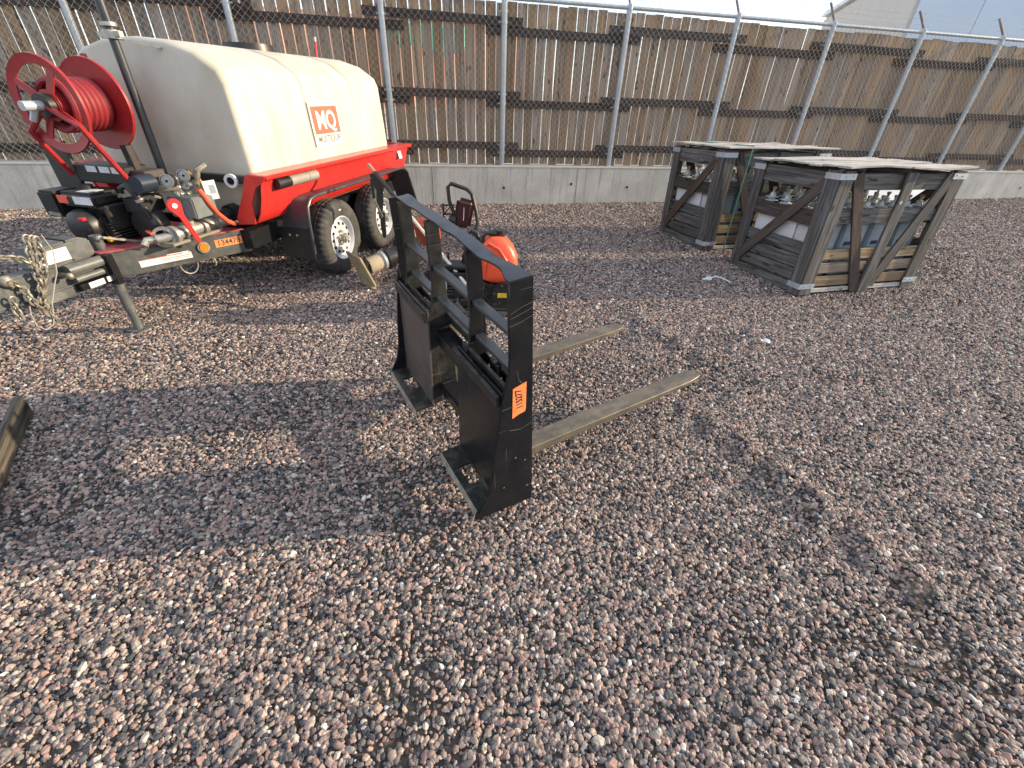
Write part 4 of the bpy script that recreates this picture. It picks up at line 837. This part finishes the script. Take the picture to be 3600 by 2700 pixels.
# gauges
for (v, u, z, r_) in ((.48, 1.075, 1.005, .042), (.48, .93, 1.02, .040), (.47, .945, .955, .024)):
    dn = Vector((-.35, .93, .12)).normalized(); c_ = Vector((v, u, z))
    m_ = MB(); m_.cyl(c_ - dn * .05, c_, r_, n=22); g_ = pt('gauge', m_, M_plastic if r_ > .03 else M_alu)
    pt('gauge_face', MB().cyl(c_, c_ + dn * .003, r_ * .86, n=22), mat('gauge_face_grey', (.45, .45, .43), (.3, .3, .29), rough=.4, scale=(60, 60, 60)), g_)
    m_ = MB(); m_.lathe([(r_ * .86, 0), (r_ * 1.04, 0), (r_ * 1.04, .009), (r_ * .9, .009)], c_, dn, 24); pt('gauge_bezel', m_, M_alu, g_); pt('gauge_hub', MB().cyl(c_ + dn * .003, c_ + dn * .006, r_ * .2, n=10), M_dark, g_)
pt('filter_canister', MB().cyl((.56, 1.24, 1.0), (.56, 1.12, 1.0), .055, n=20), mat('blue_black_canister', (.02, .03, .05), rough=.3)); 
m_ = MB(); m_.tube([(.56, 1.0, 1.0), (.55, 1.0, .93), (.50, .98, .91)], .016, 8); m_.tube([(.52, .9, 1.0), (.5, .92, .93), (.45, .95, .91)], .014, 8); m_.cyl((.60, 1.1, .95), (.50, .98, .945), .024, n=12); m_.tube([(.45, .88, .95), (.42, .86, 1.05), (.40, .8, 1.08)], .02, 8); pt('brass_fitting', m_, M_chain)
m_ = MB()
for q in range(14):
    random.seed(q + 40); a = Vector((random.uniform(.44, .66), random.uniform(.82, 1.16), random.uniform(.90, 1.0))); m_.cyl(a, a + Vector((random.uniform(-.05, .05), random.uniform(-.05, .05), random.uniform(-.01, .03))), random.uniform(.008, .02), n=8)
pt('pipe_fitting', m_, M_alu)
m_ = MB(); m_.tube([(.47, .90, 1.04), (.44, .86, 1.0), (.42, .84, .92), (.40, .82, .86)], .014, 8); pt('ochre_hose', m_, mat('ochre_hose_rubber', (.30, .19, .04), rough=.6))
m_ = MB(); m_.tube([(.35, .975, .945), (.345, .957, .907), (.34, .933, .845), (.34, .886, .766), (.34, .818, .694), (.34, .755, .66)], .0175, 10); pt('red_hose', m_, M_hose)
m_ = MB(); m_.box((0, 0, 0), (.085, .13, .002)); q = pt('hang_tag', m_, M_white, smooth=0); q.matrix_local = axes4((.345, .875, .925), (-.5, -.85, 0), (0, .18, .98), (-.85, .5, 0))
m_ = MB(); m_.box((.012, .005, .0015), (.04, .06, .001)); m_.box((-.02, .045, .0015), (.03, .004, .001)); m_.build('tag_print', mat('tag_blue_grey', (.28, .33, .42), rough=.6), q, smooth=0)
# light bar across the front and outlet ring
pt('light_bar', MB().bb(.18, .60, .655, .695, .945, 1.0), M_plastic, tr, bevel=.004)
m_ = MB(); m_.lathe([(.026, 0), (.048, 0), (.050, .012), (.048, .024), (.028, .024)], (.30, .70, .965), (-.2, 1, .0), 26); pt('outlet_ring', m_, mat('ring_white', (.72, .72, .74), rough=.35), tr); pt('outlet_bore', MB().cyl((.30, .70, .965), (.298, .712, .965), .028, n=20), M_dark, tr)
pt('tank_outlet', MB().cyl((.42, .62, .72), (.42, .70, .72), .065, n=8), M_plastic, tr); pt('tank_outlet', MB().cyl((.42, .70, .72), (.42, .77, .71), .045, n=16), M_plastic, tr)
# control box below the reel
pt('control_box', MB().bb(.78, 1.20, .92, 1.10, .96, 1.075), M_plastic, tr, bevel=.008); 
for k, v in enumerate((.84, .94, 1.05)): pt('box_label', MB().bb(v - .04, v + .045, 1.1005, 1.1025, 1.03, 1.068), M_white, tr, smooth=0)
pt('box_shelf', MB().bb(.66, .80, .90, 1.06, .93, 1.05), mat('brown_grey_panel', (.06, .05, .045), rough=.6), tr, bevel=.006)
pt('reel_leg', MB().beam((1.30, 1.08, .60), (1.34, 1.06, 1.20), .20, .03, (0, 1, 0)), M_plastic, tr, bevel=.004)
pt('reel_leg', MB().beam((.78, .98, .60), (.80, 1.0, 1.20), .05, .05, (0, 1, 0)), M_plastic, tr, bevel=.004)
# hose reel, axis along the trailer
rc = Vector((1.0, 1.06, 1.425)); RR = .265
reel = thing('hose_reel', None, None); reel.parent = tr
for du, ring in ((.15, True), (-.15, False)):
    m_ = MB(); o_ = rc + Vector((0, du, 0)); ri = RR - .052 if ring else .08
    m_.lathe([(ri, -.004), (ri, .004), (RR - .02, .008), (RR, .012), (RR + .004, 0), (RR, -.008), (RR - .02, -.006)], o_, (0, 1, 0), 44, closed=True); m_.build('reel_flange', M_reel, reel)
    m_ = MB()
    for q in range(4): a = math.pi / 2 * q + .6; m_.beam(o_ + Vector((.04 * math.cos(a), 0, .04 * math.sin(a))), o_ + Vector(((RR - .03) * math.cos(a), 0, (RR - .03) * math.sin(a))), .045, .010, (0, 1, 0))
    m_.lathe([(.0, -.006), (.075, -.006), (.075, .006), (0, .006)], o_, (0, 1, 0), 22); m_.build('reel_spoke', M_reel, reel)
m_ = MB(); m_.cyl(rc - Vector((0, .15, 0)), rc + Vector((0, .15, 0)), .085, n=24); m_.build('reel_drum', M_reel, reel)
m_ = MB(); pts = []
for q in range(0, 24 * 7 + 1): a = 2 * math.pi * q / 24; pts.append(rc + Vector((.135 * math.cos(a), -.125 + .25 * q / 168, .135 * math.sin(a))))
m_.tube(pts, .021, 8); m_.build('reel_hose', mat('red_rubber_hose', (.24, .02, .025), rough=.5), reel)
m_ = MB(); m_.cyl(rc + Vector((0, .15, 0)), rc + Vector((0, .20, 0)), .065, n=20); m_.build('reel_motor', M_plastic, reel)
m_ = MB(); m_.cyl(rc + Vector((0, .20, 0)), rc + Vector((0, .31, 0)), .026, n=16); m_.cyl(rc + Vector((0, .24, 0)), rc + Vector((.05, .25, -.08)), .018, n=12); m_.build('reel_swivel', M_galv, reel)
m_ = MB(); m_.tube([rc + Vector((-.10, -.19, -.40)), rc + Vector((-.03, -.19, .0)), rc + Vector((.0, -.19, .28))], .017, 8); m_.tube([rc + Vector((-.22, .04, -.42)), rc + Vector((-.21, .19, -.1)), rc + Vector((.0, .19, 0))], .018, 8); m_.tube([rc + Vector((.24, .04, -.42)), rc + Vector((.2, .19, -.15)), rc + Vector((.0, .19, 0))], .018, 8); m_.build('reel_stand', M_reel, reel)
# stand pipe with clamp coupling
m_ = MB(); m_.cyl((.79, .80, .95), (.79, .80, 3.05), .027, n=18); m_.build('stand_pipe', mat('black_blue_pipe', (.022, .028, .036), (.03, .037, .045), rough=.35, dust=.1), tr)
m_ = MB(); m_.cyl((.79, .80, 1.79), (.79, .80, 1.835), .052, n=18); m_.cyl((.79, .80, 1.855), (.79, .80, 1.875), .046, n=18); m_.box((.73, .81, 1.815), (.05, .03, .03)); m_.box((.85, .81, 1.81), (.05, .03, .03)); m_.beam((.84, .80, 1.80), (.62, .62, 1.76), .02, .008); m_.build('pipe_coupling', M_alu, tr)
m_ = MB(); m_.tube([(.79, .80, 3.0), (.79, .80, 3.06), (.75, .76, 3.10), (.62, -.2, 3.12)], .03, 10); m_.tube([(.62, -.2, 3.12), (.62, -.23, 3.08), (.62, -.23, 2.10)], .030, 12, cap=False); m_.build('fill_arm', mat('black_blue_pipe', (.02, .02, .02)), tr)
# whip marker at the tank
m_ = MB(); m_.cyl((1.0, -1.8, 1.7), (.98, -1.82, 1.98), .011, n=8); m_.cur = 1; m_.cyl((.98, -1.82, 1.98), (.978, -1.822, 2.02), .0115, n=8); m_.build('whip_marker', [M_redh, M_white], tr)

# ------------------------------------------------------------------ plate compactor
pcm = Matrix.Translation((-.23, 3.55, 0)) @ Matrix.Rotation(R_(4), 4, 'Z')
pc = thing('plate_compactor', 'plate compactor with orange water tank and black engine behind the pallet fork', 'plate compactor', pcm)
mb = MB(); mb.prism([(-.24, .12), (-.20, .04), (-.12, .012), (.12, .012), (.19, .03), (.22, .09), (.21, .095), (.18, .045), (-.18, .06), (-.225, .125)], lambda a, b_, t_: Vector((a * 1.15, t_, b_)), -.15, .25); mb.build('base_plate', mat('worn_plate_steel', (.16, .155, .145), (.10, .10, .095), rough=.5, metal=.4, dust=.4), pc, bevel=.004)
mb = MB(); mb.bb(-.20, .20, -.15, .17, .05, .075); mb.bb(-.24, -.16, -.12, .14, .075, .14); mb.build('exciter_deck', M_plastic, pc, bevel=.006)
mb = MB(); mb.cyl((.02, -.02, .19), (.02, -.12, .19), .085, n=24); mb.cyl((.12, .0, .20), (.12, -.15, .20), .095, n=24); cov = mb.build('belt_guard', M_plastic, pc)
mb = MB(); mb.bb(.07, .155, -.1545, -.1505, .175, .215); mb.build('yellow_label', M_yel, cov, smooth=0)
for a in range(5): m_ = MB(); q = 2 * math.pi * a / 5 + .5; m_.ball((.12 + .078 * math.cos(q), -.152, .20 + .078 * math.sin(q)), .006, 6); m_.build('bolt', M_galvd, cov)
mb = MB(); mb.lathe([(0, 0), (.075, 0), (.085, .02), (.085, .06)], (-.05, -.12, .20), (0, 1, 0), 26)
mb.build('recoil_housing', M_plastic, pc); m_ = MB()
for q in range(14): a = 2 * math.pi * q / 14; m_.beam((-.05 + .02 * math.cos(a), -.123, .20 + .02 * math.sin(a)), (-.05 + .072 * math.cos(a), -.123, .20 + .072 * math.sin(a)), .004, .004)
m_.build('recoil_louvre', mat('louvre_grey', (.06, .06, .065)), pc)
mb = MB(); mb.bb(-.30, .02, -.04, .18, .10, .34); mb.bb(-.54, -.26, .02, .22, .08, .33); mb.build('engine_block', M_plastic, pc, bevel=.02, seg=2)
mb = MB(); mb.ball((-.06, -.17, .10), .035, 10, (1.1, .8, 1)); mb.cyl((-.10, -.15, .09), (-.10, -.15, .14), .02, n=10); mb.build('carburettor_bowl', M_galvd, pc)
# orange tank: rounded shell
mb = MB(); N1, N2 = 20, 12; tz0, tz1 = .28, .635
rows = [(0.00, .70, .8), (.06, .93, .95), (.2, 1, 1), (.55, 1.0, .98), (.72, .90, .92), (.85, .70, .84), (.95, .48, .72), (1.0, .30, .55)]
for f_, sx, sy in rows:
    for i in range(N1):
        a = 2 * math.pi * i / N1; ca, sa = math.cos(a), math.sin(a); e_ = .55
        x = .155 * sx * math.copysign(abs(ca) ** e_, ca) + .085 - .05 * max(0, f_ - .4); y = .135 * sy * math.copysign(abs(sa) ** e_, sa)
        mb.v.append((x, y + .02, tz0 + (tz1 - tz0) * f_))
for j in range(len(rows) - 1):
    for i in range(N1): mb.f.append((j * N1 + i, j * N1 + (i + 1) % N1, (j + 1) * N1 + (i + 1) % N1, (j + 1) * N1 + i))
mb.f += [tuple(range(N1))[::-1], tuple((len(rows) - 1) * N1 + i for i in range(N1))]; mb.m = [0] * len(mb.f)
ot = mb.build('water_tank', M_otank, pc, smooth=40)
mb = MB(); mb.tube([(-.02, -.06, .56), (.0, -.1, .60), (.08, -.115, .56), (.16, -.13, .44), (.19, -.13, .33)], .012, 8); mb.tube([(-.04, -.10, .32), (-.03, -.12, .48), (.01, -.11, .56)], .010, 8); mb.build('moulded_rib', M_otank, ot)
mb = MB(); mb.cyl((.09, .02, .625), (.09, .02, .675), .036, n=16); mb.cyl((.0, .02, .655), (.09, .02, .655), .022, n=12); mb.build('tank_cap', M_plastic, ot)
mb = MB(); mb.tube([(-.05, -.0, .56), (-.05, .0, .63), (-.02, .0, .655), (.06, .0, .65)], .016, 8); mb.build('tank_handle', M_plastic, ot)
mb = MB(); mb.tube([(-.20, .10, .34), (-.19, .10, .56), (-.17, .10, .62), (-.14, .10, .645), (-.10, .10, .62), (-.085, .10, .56), (-.06, .08, .44), (-.06, .06, .36)], .019, 10); mb.build('lifting_hoop', M_plastic, pc)
mb = MB(); mb.cyl((-.06, .06, .42), (-.06, .06, .43), .055, n=16); mb.build('hoop_washer', M_galv, pc)
m_ = MB(); m_.bb(-.40, -.10, .0, .16, .345, .385); m_.bb(-.38, -.16, -.05, .02, .30, .34); m_.cyl((-.30, -.03, .385), (-.12, -.03, .385), .022, n=12); m_.cyl((-.34, .1, .38), (-.34, .1, .47), .012, n=8); m_.cyl((-.22, .12, .38), (-.22, .12, .45), .01, n=8); m_.build('engine_cover', M_plastic, pc, bevel=.008)
m_ = MB()
for q in range(6): m_.bb(-.41, -.255, .0, .012, .135 + q * .026, .145 + q * .026)
m_.build('cooling_fin', mat('louvre_grey', (.06, .06, .065)), pc, smooth=0)
m_ = MB(); m_.cyl((-.18, -.05, .39), (-.18, -.05, .41), .014, n=10); m_.cyl((-.10, -.05, .37), (-.10, -.05, .43), .008, n=8); m_.cyl((-.36, -.04, .2), (-.36, -.04, .26), .012, n=8); m_.ball((-.25, -.05, .24), .016, 8); m_.build('bolt', M_galv, pc)
# long folding handle reaching left
g1 = pcm.inverted(); Wq = lambda *a: g1 @ Vector(a)
p0, p1 = Wq(-.404, 3.44, .26), Wq(-1.352, 4.29, 1.008)
mb = MB(); mb.cyl(p0, p0.lerp(p1, .55), .014, n=12); hd = mb.build('handle_tube', mat('brightened_cream_steel', (.72, .68, .58), (.55, .5, .42), rough=.4, metal=.1), pc)  # cream colour brightened to make the tube look sunlit
mb = MB(); mb.cyl(p0.lerp(p1, .55), p0.lerp(p1, .93), .019, n=12); mb.build('handle_grip_tube', M_plastic, pc)
mb = MB(); mb.cyl(p0.lerp(p1, .93), p1, .017, n=12); mb.build('handle_end', mat('faded_pink_grip', (.50, .22, .18), rough=.6), pc)
py_ = lambda a, b_, t_: Wq(a, 4.29 + (a + 1.3) * .30 + t_, b_)
mb = MB(); mb.prism([(-1.352, .935), (-1.28, .955), (-1.225, .87), (-1.255, .78), (-1.262, .70), (-1.29, .56), (-1.315, .55), (-1.322, .68), (-1.31, .80), (-1.335, .88)], py_, -.008, .008); mb.build('throttle_bracket', M_plastic, pc, bevel=.002)
mb = MB(); mb.prism([(-1.348, .90), (-1.325, .90), (-1.322, .74), (-1.345, .73)], py_, -.02, -.01); mb.prism([(-1.30, .60), (-1.262, .61), (-1.272, .40), (-1.285, .37), (-1.305, .38), (-1.312, .50)], py_, -.006, .006); mb.build('brace_strip', M_plastic, pc)
m_ = MB()
for q in range(9): a = Vector((-1.345 + .007 * q, 4.268 + .002 * q, .745 - .021 * q)); m_.tube([g1 @ (a + Vector((.010 * math.cos(t_), 0, .014 * math.sin(t_)))) for t_ in lin(0, 6.28, 8)], .0035, 5, cap=False)
m_.build('control_chain', M_galvd, pc)

# ------------------------------------------------------------------ tamping rammer lying down
ra = Vector((-1.44, 3.98, .17)); rb = Vector((-.70, 4.72, .34)); rd = (rb - ra).normalized(); ry = Vector((0, 0, 1)).cross(rd).normalized(); rz = rd.cross(ry)
RM = axes4(ra, rd, ry, rz)
rm = thing('tamping_rammer', 'tamping rammer lying down with tan foot plate and bellows beside the trailer wheels', 'rammer', RM)
tl = Matrix.Rotation(R_(-12), 3, 'Y')
mb = MB(); c = Vector((0, 0, 0)); mb.box((-.015, 0, 0), (.022, .27, .32), tl); mb.box((.0, .0, -.165), (.05, .25, .02), Matrix.Rotation(R_(30), 3, 'Y')); mb.build('foot_plate', M_tan, rm, bevel=.006, seg=2)
mb = MB(); mb.box((.045, 0, 0), (.09, .10, .11)); mb.cyl((.05, -.0, .07), (.05, 0, .12), .012, n=8); mb.tube([(.03, .05, .08), (.06, .05, .11), (.10, .04, .10), (.12, .03, .07)], .012, 8); mb.build('foot_bracket', M_plastic, rm, bevel=.004)
mb = MB(); prof = [(.0, .06), (.070, .06)]
prof += [(.075, .075), (.075, .20), (.083, .205), (.085, .215), (.078, .22)]
mb.lathe(prof, (0, 0, 0), (1, 0, 0), 24); mb.build('bellows', mat('tan_bellows_rubber', (.42, .36, .25), (.34, .29, .20), rough=.7), rm)
mb = MB(); mb.lathe([(.084, .205), (.090, .208), (.090, .232), (.084, .235)], (0, 0, 0), (1, 0, 0), 24, closed=True); mb.build('bellows_clamp', M_galv, rm)
mb = MB(); mb.lathe([(.0, .235), (.085, .235), (.105, .25), (.105, .30), (.085, .32), (.08, .42), (.10, .50), (.09, .60), (0, .6)], (0, 0, 0), (1, 0, 0), 20); mb.build('ram_housing', M_plastic, rm)
mb = MB(); mb.bb(.40, .62, -.10, .10, -.13, .12); mb.build('crank_housing', M_plastic, rm, bevel=.02, seg=2)
mb = MB(); mb.box(RM.inverted() @ Vector((-1.0, 4.82, .30)), (.20, .34, .22)); mb.build('engine_shroud', mat('dull_orange_shroud', (.42, .075, .03), (.34, .06, .03), rough=.5), rm, bevel=.02, seg=2)
mb = MB(); mb.bb(.50, .60, -.06, .08, .10, .19); mb.cyl((.48, 0, .12), (.48, 0, .22), .03, n=12); mb.cyl((.56, -.05, .18), (.56, .05, .2), .02, n=10); mb.build('carburettor', M_alu, rm, bevel=.006)
# guide handle with fuel tank at the far end
g0 = RM.inverted()
def Wp(x, y, z): return g0 @ Vector((x, y, z))
mb = MB(); mb.tube([Wp(-.62, 4.86, .30), Wp(-.735, 4.87, .62), Wp(-.745, 4.87, .75), Wp(-.71, 4.875, .785), Wp(-.55, 4.89, .735), Wp(-.50, 4.89, .69), Wp(-.455, 4.88, .52), Wp(-.44, 4.86, .40), Wp(-.50, 4.80, .22)], .020, 10); gl = mb.build('guide_handle', M_plastic, rm)
mb = MB(); cc = Wp(-.585, 4.87, .50); mb.box(cc, (.185, .11, .29), (g0.to_3x3() @ Matrix.Rotation(R_(12), 3, 'Y').to_3x3()) @ Matrix.Rotation(0, 3, 'Z')); mb.build('fuel_tank', M_maroon, rm, bevel=.035, seg=3)
mb = MB(); mb.beam(Wp(-.575, 4.81, .57), Wp(-.585, 4.81, .44), .012, .003); mb.build('tank_decal', M_white, rm)
mb = MB(); 
for dz in (0, .09): mb.beam(Wp(-.80, 4.86, .575 + dz * -1), Wp(-.68, 4.86, .58 - dz), .015, .012)
mb.beam(Wp(-.80, 4.86, .59), Wp(-.80, 4.86, .40), .015, .012); mb.beam(Wp(-.80, 4.86, .48), Wp(-.71, 4.86, .58), .012, .01); mb.cyl(Wp(-.73, 4.84, .44), Wp(-.66, 4.82, .43), .045, n=14); mb.build('throttle_bracket', M_plastic, rm)
mb = MB(); mb.tube([Wp(-.72, 4.84, .38), Wp(-.68, 4.80, .31), Wp(-.58, 4.76, .27), Wp(-.50, 4.76, .25)], .014, 8); mb.build('handle_crossbar', mat('brightened_cream_steel', (.4, .4, .4)), rm)

# ------------------------------------------------------------------ small things
o = board('timber_beam', (-2.70, 1.90, .062), (-2.17, 1.12, .066), .034, .12, (1, 0, 0), W_timber, None, seg=6, warp=.006); tag(o, 'dark weathered timber end poking in at the left edge', 'timber')
mb = MB(); mb.ball((0, 0, .012), .028, 8, (1, .8, .45)); mb.ball((.015, .02, .014), .018, 8, (1, 1, .5)); mb.ball((-.03, -.005, .01), .014, 8, (1.2, .8, .5)); mb.tube([(.01, 0, .015), (.05, .005, .03), (.10, -.01, .022), (.14, -.05, .01)], .0045, 6)
o = mb.build('plastic_tie', M_white); tag(o, 'white plastic tie with a curled tail lying on gravel before the crates', 'cable tie'); o.location = (2.00, 4.46, .022); o.scale = (1.45, 1.45, 1.45)
mb = MB(); random.seed(2)
for j in range(5):
    for i in range(5): mb.v.append(((i - 2) * .017 + random.uniform(-.006, .006), (j - 2) * .013 + random.uniform(-.005, .005), .012 + random.uniform(-.008, .014)))
mb.f = [(j * 5 + i, j * 5 + i + 1, (j + 1) * 5 + i + 1, (j + 1) * 5 + i) for j in range(4) for i in range(4)]; mb.m = [0] * 16
o = mb.build('paper_scrap', M_white, smooth=0); tag(o, 'crumpled white paper scrap on the gravel right of the fork tines', 'litter'); o.location = (1.985, 3.11, .012); o.modifiers.new('thickness', 'SOLIDIFY').thickness = .002
